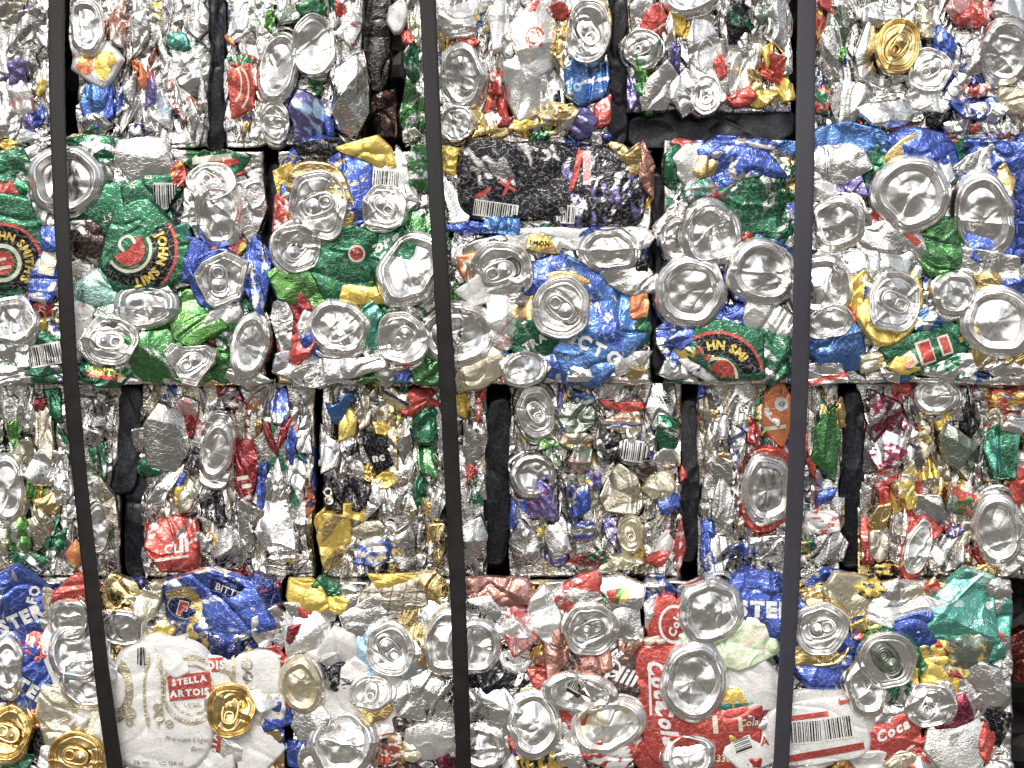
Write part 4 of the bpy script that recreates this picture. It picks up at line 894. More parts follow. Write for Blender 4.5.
it = [
 ('s', 306, 596, 44, 36, 0, 'ye', dict(z=6)), ('s', 336, 604, 40, 16, -14, 'ye', dict(z=8)), ('s', 326, 588, 34, 18, -20, 'gr', dict(z=8, prints=[('blot',8,.4,'mg')])), ('s', 312, 613, 62, 18, -8, 'si', dict(z=8, A=.5)), ('s', 348, 596, 24, 26, 0, 'si', dict(z=7)),
 ('s', 392, 596, 76, 34, 0, 'tn', dict(z=8, A=.5, prints=[('band',80,-24,1.2,'db'),('band',80,-12,1.2,'db'),('band',80,0,1.2,'db'),('band',80,12,1.2,'db'),('band',80,24,1.2,'db'),('band',0,4,1.2,'db')])),
 ('s', 388, 581, 90, 14, 2, 'ye', dict(z=9, A=.6)), ('s', 432, 590, 34, 36, 0, 'go', dict(z=5)), ('s', 444, 592, 30, 26, 0, 'si', dict(z=6)),
 ('s', 306, 634, 50, 56, 0, 'iv', dict(z=6, A=.8)), ('s', 310, 638, 44, 34, -4, 'dr', dict(z=9, A=.5, marks=[('text','Cola',314,640,12,2,'cr',dict(bold=.05)),('rect',306,631,12,4,10,'cr')])), ('s', 308, 618, 44, 14, -30, 're', dict(z=9)), ('s', 312, 655, 50, 18, 0, 'wh', dict(z=8)),
 ('s', 372, 616, 66, 48, 14, 'si', dict(z=6, A=.8, marks=[('text','LIGHT',368,612,8,16,'sd')])), ('s', 338, 650, 44, 44, 0, 'wh', dict(z=9, A=1.2)),
 ('s', 388, 652, 62, 62, 10, 'lb', dict(z=7, p=2.3)), ('l', 390, 650, 44, 52, 10, 'si', dict(z=12, body='lb', bw=1.1, ta=130, mouth=False, A=.7)), ('s', 404, 676, 40, 14, 30, 'lb', dict(z=9)),
 ('s', 412, 622, 22, 66, -8, 'go', dict(z=6)), ('s', 420, 654, 26, 36, 20, 'go', dict(z=7, prints=[('blot',7,.4,'db')])), ('s', 434, 622, 40, 50, 10, 'si', dict(z=8, A=.7)), ('b', 448, 642, 50, 64, 0, 'si', dict(z=9, A=.8)),
 ('s', 366, 700, 92, 74, -4, 'wh', dict(z=7, A=.7)), ('s', 0,0,0,0,0,'go', dict(z=11, A=.6, poly=[(344,698),(360,700),(384,700),(404,686),(404,700),(384,722),(371,725)])), ('l', 371, 692, 40, 30, 0, 'iv', dict(z=11, ta=80, mouth=False)), ('s', 372, 732, 80, 18, 10, 'wh', dict(z=10, prints=[('band',6,-4,2,'re')])),
 ('s', 342, 676, 40, 26, 20, 'bk', dict(z=8, prints=[('blot',6,.2,'si')])), ('s', 344, 690, 20, 34, 10, 'si', dict(z=9, marks=[('rect',346,684,12,1.4,8,'bk'),('rect',346,688,12,1.4,8,'bk')])),
 ('b', 300, 686, 40, 52, 4, 'pg', dict(z=7, body='iv', A=1.2)), ('s', 296, 700, 34, 20, -14, 're', dict(z=11, A=.4, marks=[('text','ARTO',298,699,10,-14,'cr',dict(bold=.05))])),
 ('s', 0,0,0,0,0,'re', dict(z=8, A=.6, poly=[(322,694),(328,692),(332,710),(340,722),(330,742),(318,754),(298,750),(306,738),(326,722)], marks=[('text','Coca',313,742,15,24,'wh',dict(shear=.35,bold=.05)),('rect',332,716,3,12,30,'wh')])),
 ('s', 310, 722, 40, 50, -30, 'si', dict(z=10, A=.6)), ('b', 342, 744, 66, 64, 0, 'si', dict(z=10, A=.8, body='si', tilt=(0,-.1))), ('s', 298, 752, 22, 40, -10, 'bl', dict(z=5)), ('s', 366, 742, 14, 24, 10, 'bl', dict(z=8)),
 ('s', 432, 690, 96, 64, -18, 'si', dict(z=8, A=1.1)), ('s', 420, 660, 46, 40, 0, 'si', dict(z=7, A=1.2)), ('s', 404, 728, 64, 30, 20, 'db', dict(z=6, prints=[('blot',5,.3,'si')])), ('s', 432, 742, 60, 44, 0, 'iv', dict(z=8, A=.9)),
 ('s', 388, 752, 30, 34, 0, 're', dict(z=6, prints=[('blot',6,.1,'go'),('blot',5,.4,'wh')])), ('s', 410, 750, 30, 22, 0, 'pg', dict(z=8)), ('s', 450, 758, 30, 26, -20, 'ma', dict(z=8)), ('s', 400, 766, 60, 14, 0, 'db', dict(z=7)),
 ('s', 495, 592, 84, 34, -4, 'br', dict(z=5, prints=[('blot',8,.35,'pk')])), ('s', 484, 612, 56, 34, 0, 'si', dict(z=8, A=.6, marks=[('text','uan',474,606,8,-8,'bk'),('text','ady',480,616,9,6,'bk')])), ('s', 500, 628, 50, 24, -6, 'iv', dict(z=8)), ('b', 474, 648, 50, 54, 0, 'si', dict(z=10, A=.8)), ('s', 490, 640, 44, 18, 8, 'si', dict(z=10)),
 ('s', 492, 672, 60, 48, 0, 'bk', dict(z=6, A=1.3, prints=[('blot',4,.45,'si')])), ('s', 488, 712, 66, 54, -12, 'si', dict(z=9, A=.9, prints=[('band',-20,-8,1.4,'sd')])), ('s', 507, 715, 14, 40, 12, 're', dict(z=9)), ('s', 500, 736, 30, 12, 12, 'ye', dict(z=10)), ('b', 482, 748, 44, 42, 0, 'si', dict(z=9)), ('s', 506, 755, 20, 36, 6, 'bl', dict(z=8, prints=[('blot',8,.0,'wh')])),
 ('s', 520, 628, 34, 48, 10, 'pk', dict(z=7, prints=[('blot',6,.2,'re'),('blot',5,.4,'si')])), ('s', 546, 612, 34, 60, 0, 'iv', dict(z=8, A=.7)), ('s', 582, 594, 54, 34, 18, 're', dict(z=6, prints=[('blot',6,.1,'si')])),
 ('s', 618, 594, 60, 30, 4, 'si', dict(z=7, A=.7, marks=[('poly',[(594,596),(600,590),(610,602),(602,606)],'gr'),('poly',[(606,590),(618,588),(616,602),(610,604)],'re'),('poly',[(618,588),(626,586),(618,604),(614,602)],'lg'),('poly',[(626,586),(632,592),(624,602),(618,602)],'ye')])),
 ('l', 591, 630, 52, 50, 14, 'si', dict(z=11, ta=205, A=.6, mouth=False, fold=[(300,.45,-.3)], body='si', bw=1.1)), ('s', 625, 625, 36, 60, 0, 'si', dict(z=7, A=1.2)), ('s', 556, 650, 26, 60, 0, 'br', dict(z=8)), ('s', 582, 660, 60, 34, 10, 'br', dict(z=7, prints=[('blot',8,.3,'db')])),
 ('s', 614, 674, 64, 56, 10, 'db', dict(z=9, A=.6, n=92, marks=[('text','Hill',622,674,22,-20,'wh',dict(shear=.2,bold=.03)),('ring',612,668,7,9,'wh'),('rect',612,654,26,2,35,'wh'),('rect',606,660,20,1.5,35,'wh'),('text','soda',616,656,8,35,'wh')])), ('s', 630, 640, 22, 40, -10, 'br', dict(z=8, prints=[('blot',8,.3,'si')])), ('s', 574, 682, 32, 24, -28, 'db', dict(z=10, A=.4, marks=[('bars',574,682,27,16,-28)])),
 ('s', 578, 702, 86, 40, -4, 'ye', dict(z=0, p=2.3)), ('b', 580, 694, 72, 40, -6, 'si', dict(z=10, body='ye', bw=1.08, tilt=(0,.25))), ('s', 543, 690, 22, 50, 20, 're', dict(z=8)), ('s', 576, 718, 80, 24, 0, 're', dict(z=6, prints=[('blot',7,.4,'si')])),
 ('b', 606, 726, 72, 54, 18, 'iv', dict(z=9, body='iv', A=1., prints=[('blot',9,.4,'pg')])), ('s', 610, 752, 56, 34, 10, 'wh', dict(z=10, prints=[('blot',5,.15,'re')])), ('b', 534, 724, 50, 66, 12, 'si', dict(z=10, body='re', bw=1.12, A=.9)), ('s', 530, 756, 50, 30, 0, 'bk', dict(z=10, prints=[('blot',6,.0,'ye'),('blot',5,.4,'go')])), ('s', 566, 754, 70, 20, -28, 'si', dict(z=11, A=.5)), ('s', 550, 764, 40, 16, 0, 'ye', dict(z=11)), ('s', 514, 664, 40, 24, 0, 'iv', dict(z=8)), ('s', 522, 684, 30, 24, 0, 'bk', dict(z=7, prints=[('blot',5,.1,'si')])), ('s', 528, 704, 30, 30, 0, 'si', dict(z=8, prints=[('blot',6,.3,'ye')])), ('s', 632, 700, 22, 50, 0, 'si', dict(z=6)),
]
block('block of crushed cans with a dark brown lettered can and a pale blue collared lid', 290, 579, 637, 850, ZF, False, SIL + ['re', 'pk', 'go', 'wh', 'iv', 'bk', 'br'], it, (20,36), (16,32))

it = [
 ('s', 660, 588, 40, 26, 0, 'bl', dict(z=5, prints=[('blot',6,.0,'si')])), ('s', 652, 614, 16, 60, 0, 'iv', dict(z=7)), ('s', 668, 622, 38, 62, 0, 're', dict(z=12, A=.4, tilt=(0,0), marks=[('ring',674,624,13,15.5,'wh',dict(squash=1.25)),('text','Cola',675,624,11,70,'wh',dict(shear=.2,bold=.05))])), ('s', 660, 646, 34, 24, 10, 're', dict(z=7, prints=[('blot',5,.1,'cr')])),
 ('s', 764, 606, 84, 64, 0, 'bl', dict(z=5, A=.6, n=96, marks=[('text','STER',766,609,20,-2,'wh',dict(bold=.07))])), ('b', 711, 612, 62, 62, 0, 'si', dict(z=10, A=1.2)),
 ('s', 744, 642, 74, 50, -14, 'wg', dict(z=9, A=.6, prints=[('blot',9,.2,'cr')])), ('s', 700, 642, 50, 34, 30, 'wg', dict(z=8, prints=[('blot',5,.0,'wh')])), ('s', 748, 685, 70, 60, 0, 'wh', dict(z=8, A=.8)), ('s', 742, 702, 60, 32, 6, 'wh', dict(z=9, A=.5, marks=[('disc',730,694,9,'ye'),('disc',744,694,9,'ye'),('disc',754,690,6,'ye'),('rect',735,708,44,10,2,'te'),('rect',733,706,2,12,0,'ye')])), ('s', 762, 700, 22, 48, -30, 'wh', dict(z=9, prints=[('band',20,-14,3,'te'),('band',20,-6,3,'te'),('band',20,2,3,'te'),('band',20,10,3,'te')])),
 ('b', 695, 682, 64, 76, 4, 'si', dict(z=16, A=.8, body='iv', bw=1.04)),
 ('s', 668, 702, 56, 116, 6, 're', dict(z=13, A=.35, tilt=(0,0), p=4, n=104, marks=[('text','Coca',660,684,22,-76,'wh',dict(shear=.35,bold=.05,wide=.9)),('text','Cola',667,722,22,-76,'wh',dict(shear=.35,bold=.05,wide=.9)),('rect',650,690,2.5,50,2,'wh')])),
 ('s', 664, 755, 52, 44, 0, 're', dict(z=11, A=.4)), ('s', 722, 728, 96, 40, 8, 're', dict(z=11, A=.4, tilt=(0,0), marks=[('rect',715,724,5,18,5,'cr'),('rect',740,724,4,14,5,'cr'),('text','Cola',748,722,10,5,'cr',dict(shear=.3))])), ('s', 706, 742, 56, 12, 8, 'ye', dict(z=11, A=.5, prints=[('blot',6,.4,'db')])), ('s', 738, 736, 20, 12, 0, 'ye', dict(z=11)), ('b', 689, 757, 52, 44, 0, 'si', dict(z=12, A=.8)), ('s', 722, 756, 50, 40, 0, 're', dict(z=10, A=.5, marks=[('text','330',724,758,10,-4,'cr')])),
 ('s', 752, 744, 50, 44, 8, 'wh', dict(z=10, A=.4, marks=[('bars',742,744,14,20,-70),('text','A E',770,740,12,5,'re')])), ('s', 762, 722, 46, 14, 10, 'iv', dict(z=9)), ('s', 752, 764, 44, 12, 6, 're', dict(z=11)), ('s', 760, 715, 30, 10, 30, 'ma', dict(z=10)),
 ('s', 815, 708, 80, 40, 6, 'wh', dict(z=8, A=.5, prints=[('band',10,-6,6,'re')])), ('s', 818, 732, 96, 62, 8, 'wh', dict(z=13, tilt=(0,0), A=.35, n=96, p=4, marks=[('bars',806,731,32,24,4),('bars',838,727,30,24,8),('rect',824,752,80,7,10,'re'),('rect',806,716,44,5,8,'re'),('rect',846,700,16,6,14,'re')])), ('s', 806, 762, 80, 18, 6, 'wh', dict(z=8, marks=[('rect',806,761,60,1.2,6,'sd'),('rect',806,764,60,1.2,6,'sd')])),
 ('s', 830, 632, 104, 96, -10, 'bl', dict(z=4, prints=[('blot',9,.5,'si')], marks=[('text','S',852,612,16,-30,'wh',dict(bold=.05))])), ('s', 820, 598, 44, 26, 10, 'go', dict(z=8)), ('s', 848, 594, 60, 40, -25, 'pg', dict(z=6)), ('s', 872, 588, 30, 20, 10, 'ye', dict(z=8, prints=[('blot',4,.2,'bk')])),
 ('s', 814, 654, 60, 24, -4, 'go', dict(z=9)), ('l', 821, 629, 50, 50, 8, 'si', dict(z=13, body='go', bw=1.25, bd=(0,6), ta=200, A=.5, mouth=False, fold=0)), ('s', 866, 630, 34, 22, 40, 'go', dict(z=9)), ('s', 868, 638, 30, 12, 10, 'dr', dict(z=9, prints=[('blot',4,.0,'cr')])),
 ('s', 904, 610, 70, 40, -6, 'iv', dict(z=8, A=.8)), ('s', 920, 634, 72, 40, 12, 'bl', dict(z=10, A=.7, prints=[('band',100,-18,4,'cr')])), ('s', 890, 594, 40, 26, 10, 'si', dict(z=7, A=1.2)), ('s', 912, 592, 26, 14, 20, 'pg', dict(z=7)),
 ('s', 970, 612, 84, 70, 0, 'te', dict(z=7, A=1.1, n=96, prints=[('blot',16,.35,'pt')], marks=[('text','SPRIN',980,622,9,10,'pt'),('disc',990,606,4,'wh'),('bars',1002,619,9,28,-10)])),
 ('l', 888, 661, 54, 54, 0, 'si', dict(z=13, ta=-52, A=.3, mouth=True, fold=0, body='gr', tabcol='gg')), ('b', 866, 690, 36, 54, 20, 'si', dict(z=9, tilt=(-.3,.1))), ('s', 896, 694, 50, 24, 0, 'gr', dict(z=8, prints=[('blot',5,.0,'si')])), ('s', 912, 680, 12, 30, 0, 'oR', dict(z=9, prints=[('blot',6,.0,'ye')])),  # the first lid's green reflection is put into its tab colour
 ('s', 950, 656, 72, 44, -4, 'ye', dict(z=9, prints=[('blot',8,.3,'dr'),('blot',6,.4,'gg')])), ('s', 940, 681, 36, 30, 0, 'ye', dict(z=10, A=.8)), ('s', 972, 656, 44, 40, 0, 'gg', dict(z=8, prints=[('blot',6,.4,'ye')])), ('s', 925, 664, 20, 40, 10, 'gr', dict(z=7)),
 ('l', 930, 706, 44, 42, 0, 'si', dict(z=11, ta=60, mouth=False, tilt=(.15,.1))), ('s', 953, 712, 46, 34, 40, 'ma', dict(z=12, A=.5, prints=[('blot',6,.3,'dr')])), ('s', 980, 686, 52, 54, 10, 'si', dict(z=9, A=.8)), ('s', 886, 714, 40, 18, 4, 'si', dict(z=10)), ('s', 860, 720, 34, 44, 0, 'wh', dict(z=8, A=1.1)),
 ('s', 898, 736, 110, 36, 22, 're', dict(z=9, A=.5, n=90, marks=[('text','Coca',892,730,14,28,'wh',dict(shear=.3,bold=.05)),('text','Co',914,750,16,20,'wh',dict(shear=.3,bold=.05))])), ('s', 922, 756, 50, 34, 0, 're', dict(z=7, prints=[('blot',8,.2,'si')])), ('s', 900, 762, 40, 22, 30, 'pg', dict(z=11)), ('s', 872, 762, 40, 26, 0, 'wh', dict(z=8)),
 ('s', 964, 742, 70, 70, 12, 'si', dict(z=10, A=.5, marks=[('rect',962,758,44,22,-6,'iv')])), ('s', 988, 738, 14, 70, -14, 're', dict(z=9)), ('s', 998, 722, 26, 50, 0, 'bk', dict(z=8, prints=[('blot',6,.3,'si')])), ('s', 988, 702, 40, 24, 40, 'pk', dict(z=11, prints=[('blot',7,.0,'si')])), ('s', 992, 650, 26, 30, 0, 'te', dict(z=6)),
]
block('block of crushed cans with red script cola cans and a teal can at its corner', 645, 579, 1014, 850, ZF, False, SIL + ['re', 're', 'wh', 'bl', 'go', 'te', 'iv', 'ye'], it, (20,36), (16,32))

# ================================================================== third row (cans edge-on)
AW, AH = (7, 17), (44, 110)
it = [
 ('b', 6, 488, 40, 70, 4, 'si', dict(z=8, A=.7)), ('s', 13, 435, 14, 44, -4, 'lg', dict(z=5)), ('s', 31, 486, 16, 40, -10, 'lg', dict(z=4)), ('s', 47, 505, 28, 24, 20, 'go', dict(z=6, A=.6)), ('s', 44, 430, 22, 70, 4, 'si', dict(z=5, A=.7)), ('s', 46, 468, 34, 40, -30, 'si', dict(z=4)), ('s', 24, 452, 30, 24, 40, 'si', dict(z=4)), ('s', 40, 405, 16, 18, 0, 'dr', dict(z=3)),
 ('s', 52, 400, 20, 50, 12, 'gr', dict(z=2)), ('s', 18, 536, 34, 40, 0, 'lg', dict(z=3, prints=[('blot',8,.2,'si')])), ('s', 24, 562, 60, 26, 0, 'gr', dict(z=3, prints=[('blot',6,.2,'si')])), ('s', 73, 556, 18, 32, -14, 'oR', dict(z=6, A=.5, prints=[('blot',9,.4,'ye')])), ('s', 42, 530, 30, 50, 10, 'si', dict(z=5)), ('s', 60, 540, 16, 36, 0, 'gr', dict(z=3)), ('s', 62, 490, 20, 60, 0, 'si', dict(z=4)), ('s', 106, 515, 26, 90, 3, 'si', dict(z=4, A=.8)), ('l', 97, 528, 22, 50, 0, 'si', dict(z=5, tab=False)), ('s', 98, 455, 20, 50, 14, 'gr', dict(z=1, prints=[('blot',7,.1,'si')])), ('s', 94, 425, 24, 44, -14, 'sd', dict(z=3)),
]
block('narrow block of dull crushed cans with bright green strips and an orange scrap', -50, 380, 117, 582, Z3, True, ['sd', 'sd', 'tc', 'si', 'tn'] * 3 + ['gr', 'gg', 'sd', 'lg', 'tc'], it, AW, AH)
it = [
 ('b', 216, 452, 34, 62, -10, 'si', dict(z=8, A=.5, body='si', bw=1.25, tilt=(.1,.1))), ('s', 246, 470, 28, 66, 0, 'dr', dict(z=3, A=.6, prints=[('blot',6,.4,'wh')], marks=[('rect',243,478,12,4,10,'cr'),('rect',247,486,10,4,10,'cr')])), ('s', 174, 542, 62, 60, 0, 're', dict(z=6, A=1., n=70, prints=[('blot',9,.45,'si')], marks=[('text','11',186,545,16,6,'wh',dict(bold=.06)),('text','CL',174,548,12,6,'wh',dict(bold=.04)),('rect',170,558,40,2.5,8,'cr')])), ('s', 166, 436, 52, 74, 6, 'sd', dict(z=4, A=.8, prints=[('blot',5,.5,'tn')])), ('s', 150, 434, 10, 54, 18, 're', dict(z=7, A=.5)),
 ('s', 142, 445, 22, 44, 0, 'si', dict(z=5)), ('s', 186, 408, 30, 24, 0, 'pk', dict(z=4, prints=[('blot',4,.0,'si')])), ('s', 230, 400, 30, 30, 0, 'ma', dict(z=3, prints=[('blot',4,.0,'sd')])), ('s', 194, 458, 14, 44, -14, 'bk', dict(z=3)), ('s', 214, 506, 30, 48, 4, 'bk', dict(z=5, A=1.4, prints=[('blot',4,.3,'tc')])), ('s', 186, 492, 26, 44, 10, 'si', dict(z=4)), ('s', 172, 478, 16, 40, -35, 'iv', dict(z=4)), ('s', 180, 488, 14, 44, -18, 'bl', dict(z=5, prints=[('blot',6,.2,'ye')])), ('s', 150, 468, 30, 20, 0, 'gr', dict(z=2)),
 ('s', 156, 498, 24, 40, -24, 'sd', dict(z=3)), ('s', 228, 550, 46, 44, -36, 'si', dict(z=5)), ('s', 250, 524, 30, 56, 0, 'si', dict(z=5, A=1.2)), ('s', 218, 544, 10, 36, 20, 'ye', dict(z=4)), ('s', 204, 546, 12, 60, 4, 'si', dict(z=5)), ('s', 276, 530, 40, 66, 14, 'si', dict(z=6, A=.8)), ('s', 282, 560, 60, 24, -6, 'si', dict(z=5)), ('s', 268, 434, 10, 60, 20, 'dr', dict(z=5)), ('s', 284, 430, 10, 56, -20, 'dr', dict(z=5)), ('s', 280, 405, 24, 40, 0, 'bl', dict(z=3, prints=[('blot',5,.0,'sd')])), ('s', 304, 440, 16, 70, 4, 'si', dict(z=5)), ('s', 296, 470, 20, 40, 10, 'si', dict(z=4)), ('s', 310, 500, 12, 50, -8, 'nb', dict(z=4, prints=[('blot',5,.1,'oR')])), ('s', 292, 452, 12, 36, 10, 'bl', dict(z=4)),
]
block('narrow block of crushed cans with a red numbered can low on its left', 139, 380, 315, 582, Z3, True, ['sd', 'sd', 'tc', 'si', 'tn'] * 3 + ['sd', 'dr', 'tc', 'gr', 'pk', 'bl'], it, AW, AH)
it = [
 ('s', 0,0,0,0,0,'bb', dict(z=7, A=.6, poly=[(322,398),(332,404),(340,402),(348,390),(356,392),(344,420),(334,426),(328,414)])), ('s', 348, 428, 24, 40, -18, 'ye', dict(z=6, A=.6, prints=[('blot',8,.3,'tn')])), ('s', 380, 446, 44, 50, 0, 'bk', dict(z=5, A=1.1, marks=[('text','nc',379,457,11,8,'wh',dict(bold=.06))])), ('s', 382, 428, 30, 14, -10, 'ye', dict(z=6)), ('s', 350, 448, 20, 40, 10, 'iv', dict(z=5, prints=[('blot',5,.1,'bk')])), ('s', 332, 452, 22, 60, -14, 'si', dict(z=6, A=.7)), ('s', 352, 492, 44, 36, 0, 'bk', dict(z=5)), ('s', 328, 495, 12, 44, 10, 'bk', dict(z=4, marks=[('ring',328,492,3,4.5,'cr'),('ring',329,500,3,4.5,'cr')])),
 ('s', 386, 480, 22, 18, 0, 'ye', dict(z=7)), ('s', 356, 512, 34, 20, -6, 'ye', dict(z=7)), ('s', 334, 540, 44, 70, -14, 'go', dict(z=6, A=1.1, prints=[('blot',14,.2,'ye')])), ('s', 322, 524, 18, 40, 0, 'ye', dict(z=5)), ('s', 374, 500, 16, 64, -10, 'si', dict(z=7, A=.6)), ('s', 370, 530, 40, 20, 10, 'si', dict(z=8, A=.5)), ('s', 426, 420, 30, 50, 0, 'gr', dict(z=5)), ('s', 427, 460, 24, 46, 10, 'mg', dict(z=6)), ('s', 420, 402, 44, 34, 10, 're', dict(z=4, prints=[('blot',6,.4,'si')])), ('s', 396, 398, 34, 18, -30, 'pg', dict(z=5, prints=[('band',-30,0,3,'nb')])),
 ('s', 404, 440, 20, 44, 0, 'sd', dict(z=5)), ('s', 400, 545, 36, 56, 8, 'sd', dict(z=7, A=.6, prints=[('blot',14,.45,'bl')])), ('s', 370, 552, 36, 34, 6, 'iv', dict(z=6, prints=[('blot',9,.1,'bl')])), ('s', 392, 500, 24, 50, 6, 'si', dict(z=5)), ('s', 364, 410, 16, 44, -4, 'si', dict(z=6)), ('s', 428, 510, 12, 60, 6, 'go', dict(z=4)), ('s', 438, 500, 18, 50, -10, 'si', dict(z=6)), ('s', 436, 545, 24, 50, 0, 'go', dict(z=4, prints=[('blot',6,.1,'tc')])), ('s', 418, 490, 12, 50, 0, 'gr', dict(z=3)),
 ('s', 474, 440, 26, 90, 0, 'sd', dict(z=4, an=2.4, fang=90)), ('s', 480, 400, 12, 50, -12, 're', dict(z=6, prints=[('blot',5,.3,'si')])), ('s', 462, 405, 16, 30, 0, 'ye', dict(z=4)), ('s', 474, 545, 34, 60, 0, 'sd', dict(z=6, A=.7)), ('s', 478, 500, 12, 60, 12, 'gr', dict(z=5, prints=[('blot',6,.3,'si')])), ('s', 470, 472, 10, 30, 0, 're', dict(z=5)),
]
block('narrow block of crushed cans with black and yellow cans and a blue fold', 318, 380, 490, 582, Z3, True, ['sd', 'sd', 'tc', 'si', 'tn'] * 3 + ['sd', 'tc', 'bk', 'go', 'gr'], it, AW, AH)
it = [
 ('l', 536, 412, 40, 52, 8, 'si', dict(z=7, body='gg', bw=1.25, ta=120, A=.9)), ('s', 576, 416, 44, 36, 0, 'gg', dict(z=4)), ('s', 582, 398, 26, 14, -20, 'bb', dict(z=5, prints=[('blot',6,.2,'wh')])), ('s', 550, 442, 40, 14, 10, 'lg', dict(z=4, prints=[('blot',6,.2,'si')])), ('s', 0,0,0,0,0,'re', dict(z=7, A=.6, poly=[(594,396),(604,394),(614,402),(645,401),(646,410),(626,413),(604,408)])), ('s', 625, 422, 48, 26, 4, 'pg', dict(z=5, prints=[('band',0,4,2,'re'),('band',0,-3,2,'bl')])), ('s', 576, 440, 40, 20, 14, 'tn', dict(z=6, prints=[('blot',8,.1,'go')])),
 ('s', 634, 452, 34, 30, -8, 'tc', dict(z=6, A=.5, marks=[('bars',634,451,27,22,-8)])), ('s', 612, 446, 20, 40, 0, 'bk', dict(z=4, prints=[('blot',4,.1,'sd')])), ('s', 622, 494, 52, 56, 0, 'tn', dict(z=6, A=.9)), ('s', 646, 470, 26, 26, 0, 'db', dict(z=4)), ('s', 660, 486, 36, 30, 20, 'pg', dict(z=6)), ('s', 668, 504, 26, 24, 20, 'bl', dict(z=8, A=.5)),
 ('b', 534, 476, 48, 46, 0, 'sd', dict(z=5, A=1.2)), ('s', 582, 460, 28, 32, 0, 'gg', dict(z=5, prints=[('blot',5,.2,'pk')])), ('s', 540, 500, 40, 44, 20, 'pu', dict(z=6, prints=[('blot',6,.3,'ma')])), ('s', 580, 502, 28, 40, 0, 'bl', dict(z=6, prints=[('blot',10,.1,'sd')])), ('s', 584, 530, 26, 24, 4, 'sd', dict(z=7, prints=[('band',6,6,4,'bl'),('band',6,-6,4,'bl')])), ('s', 556, 536, 30, 50, 6, 'sd', dict(z=6)), ('s', 556, 556, 26, 24, 0, 'pu', dict(z=4)), ('s', 524, 545, 34, 50, 0, 'si', dict(z=6)),
 ('l', 630, 534, 24, 36, 0, 'pg', dict(z=7, body='pg', ta=110, mouth=False)), ('s', 650, 530, 16, 44, -20, 'sd', dict(z=6)), ('s', 662, 510, 14, 60, -8, 'tn', dict(z=5)), ('s', 680, 548, 14, 54, -4, 're', dict(z=7, A=.4, prints=[('blot',4,.3,'wh')])), ('s', 666, 545, 20, 44, -24, 'wh', dict(z=5)), ('s', 590, 560, 60, 14, 14, 'dr', dict(z=6, prints=[('blot',8,.3,'gr')])), ('s', 620, 562, 60, 20, 10, 'pg', dict(z=6, A=1.2)), ('s', 658, 558, 24, 16, 24, 're', dict(z=7)), ('s', 660, 404, 36, 46, 0, 'sd', dict(z=6, A=.7)), ('s', 668, 432, 30, 44, 0, 'gr', dict(z=5, prints=[('blot',6,.4,'si')])), ('s', 664, 462, 26, 30, -20, 'si', dict(z=6)), ('s', 684, 475, 8, 30, 0, 're', dict(z=6)), ('s', 598, 480, 10, 80, 4, 'pu', dict(z=4)), ('s', 612, 530, 16, 40, 14, 'pu', dict(z=4, prints=[('blot',4,.0,'sd')])),
]
block('narrow block of crushed cans with a barcoded scrap, purple cans and a red rim', 507, 380, 685, 582, Z3, True, ['sd', 'sd', 'tc', 'si', 'tn'] * 3 + ['sd', 'sd', 'gg', 'tn', 'pu', 'bl'], it, AW, AH)
it = [
 ('b', 768, 490, 54, 76, 0, 'si', dict(z=8, body='re', bw=1.16, A=.6)), ('s', 718, 430, 22, 70, -4, 'si', dict(z=6, A=.7)), ('s', 724, 505, 24, 60, -6, 'si', dict(z=7, A=.6)), ('s', 720, 470, 24, 40, 0, 'si', dict(z=6)), ('s', 706, 408, 20, 34, 0, 'tn', dict(z=4)), ('s', 714, 414, 14, 12, 0, 'go', dict(z=7)), ('s', 724, 458, 16, 14, 0, 'go', dict(z=8)), ('s', 738, 440, 16, 60, 0, 'sd', dict(z=5, prints=[('blot',5,.2,'bl')])), ('s', 754, 440, 16, 60, 0, 'dr', dict(z=4, prints=[('blot',6,.3,'si')])), ('s', 778, 414, 38, 62, 4, 'oR', dict(z=6, A=.4, marks=[('disc',781,404,7,'wh'),('ring',781,404,3,4,'bk'),('text','O',781,404,6,30,'bk'),('rect',774,428,24,4,8,'cr')])), ('s', 772, 416, 12, 26, 40, 'wh', dict(z=8)),
 ('s', 810, 452, 16, 70, 4, 're', dict(z=5, prints=[('blot',8,.4,'dr')])), ('s', 826, 446, 34, 110, 0, 'mg', dict(z=6, A=.8, an=1.6, prints=[('blot',8,.5,'gg')])), ('s', 826, 496, 34, 12, 30, 'bl', dict(z=8, A=.4)), ('s', 840, 420, 14, 60, 0, 'go', dict(z=4)), ('s', 824, 522, 36, 28, 10, 'wh', dict(z=6, prints=[('blot',5,.3,'re')])), ('s', 830, 546, 38, 46, -20, 'si', dict(z=7, A=.7)), ('s', 808, 554, 26, 26, 0, 'go', dict(z=6, prints=[('blot',7,.2,'gr')])), ('s', 742, 555, 30, 34, 0, 'bl', dict(z=5, prints=[('blot',5,.0,'sd')])), ('s', 716, 556, 30, 40, 0, 'sd', dict(z=4)), ('s', 770, 548, 50, 30, 0, 'si', dict(z=5)), ('s', 812, 574, 40, 12, 0, 'iv', dict(z=6)),
]
block('narrow block of crushed cans with a red-rimmed can bottom and green can wall', 697, 380, 846, 582, Z3, True, ['sd', 'sd', 'tc', 'si', 'tn'] * 3 + ['sd', 'tn', 'bl', 're', 'gr'], it, AW, AH)
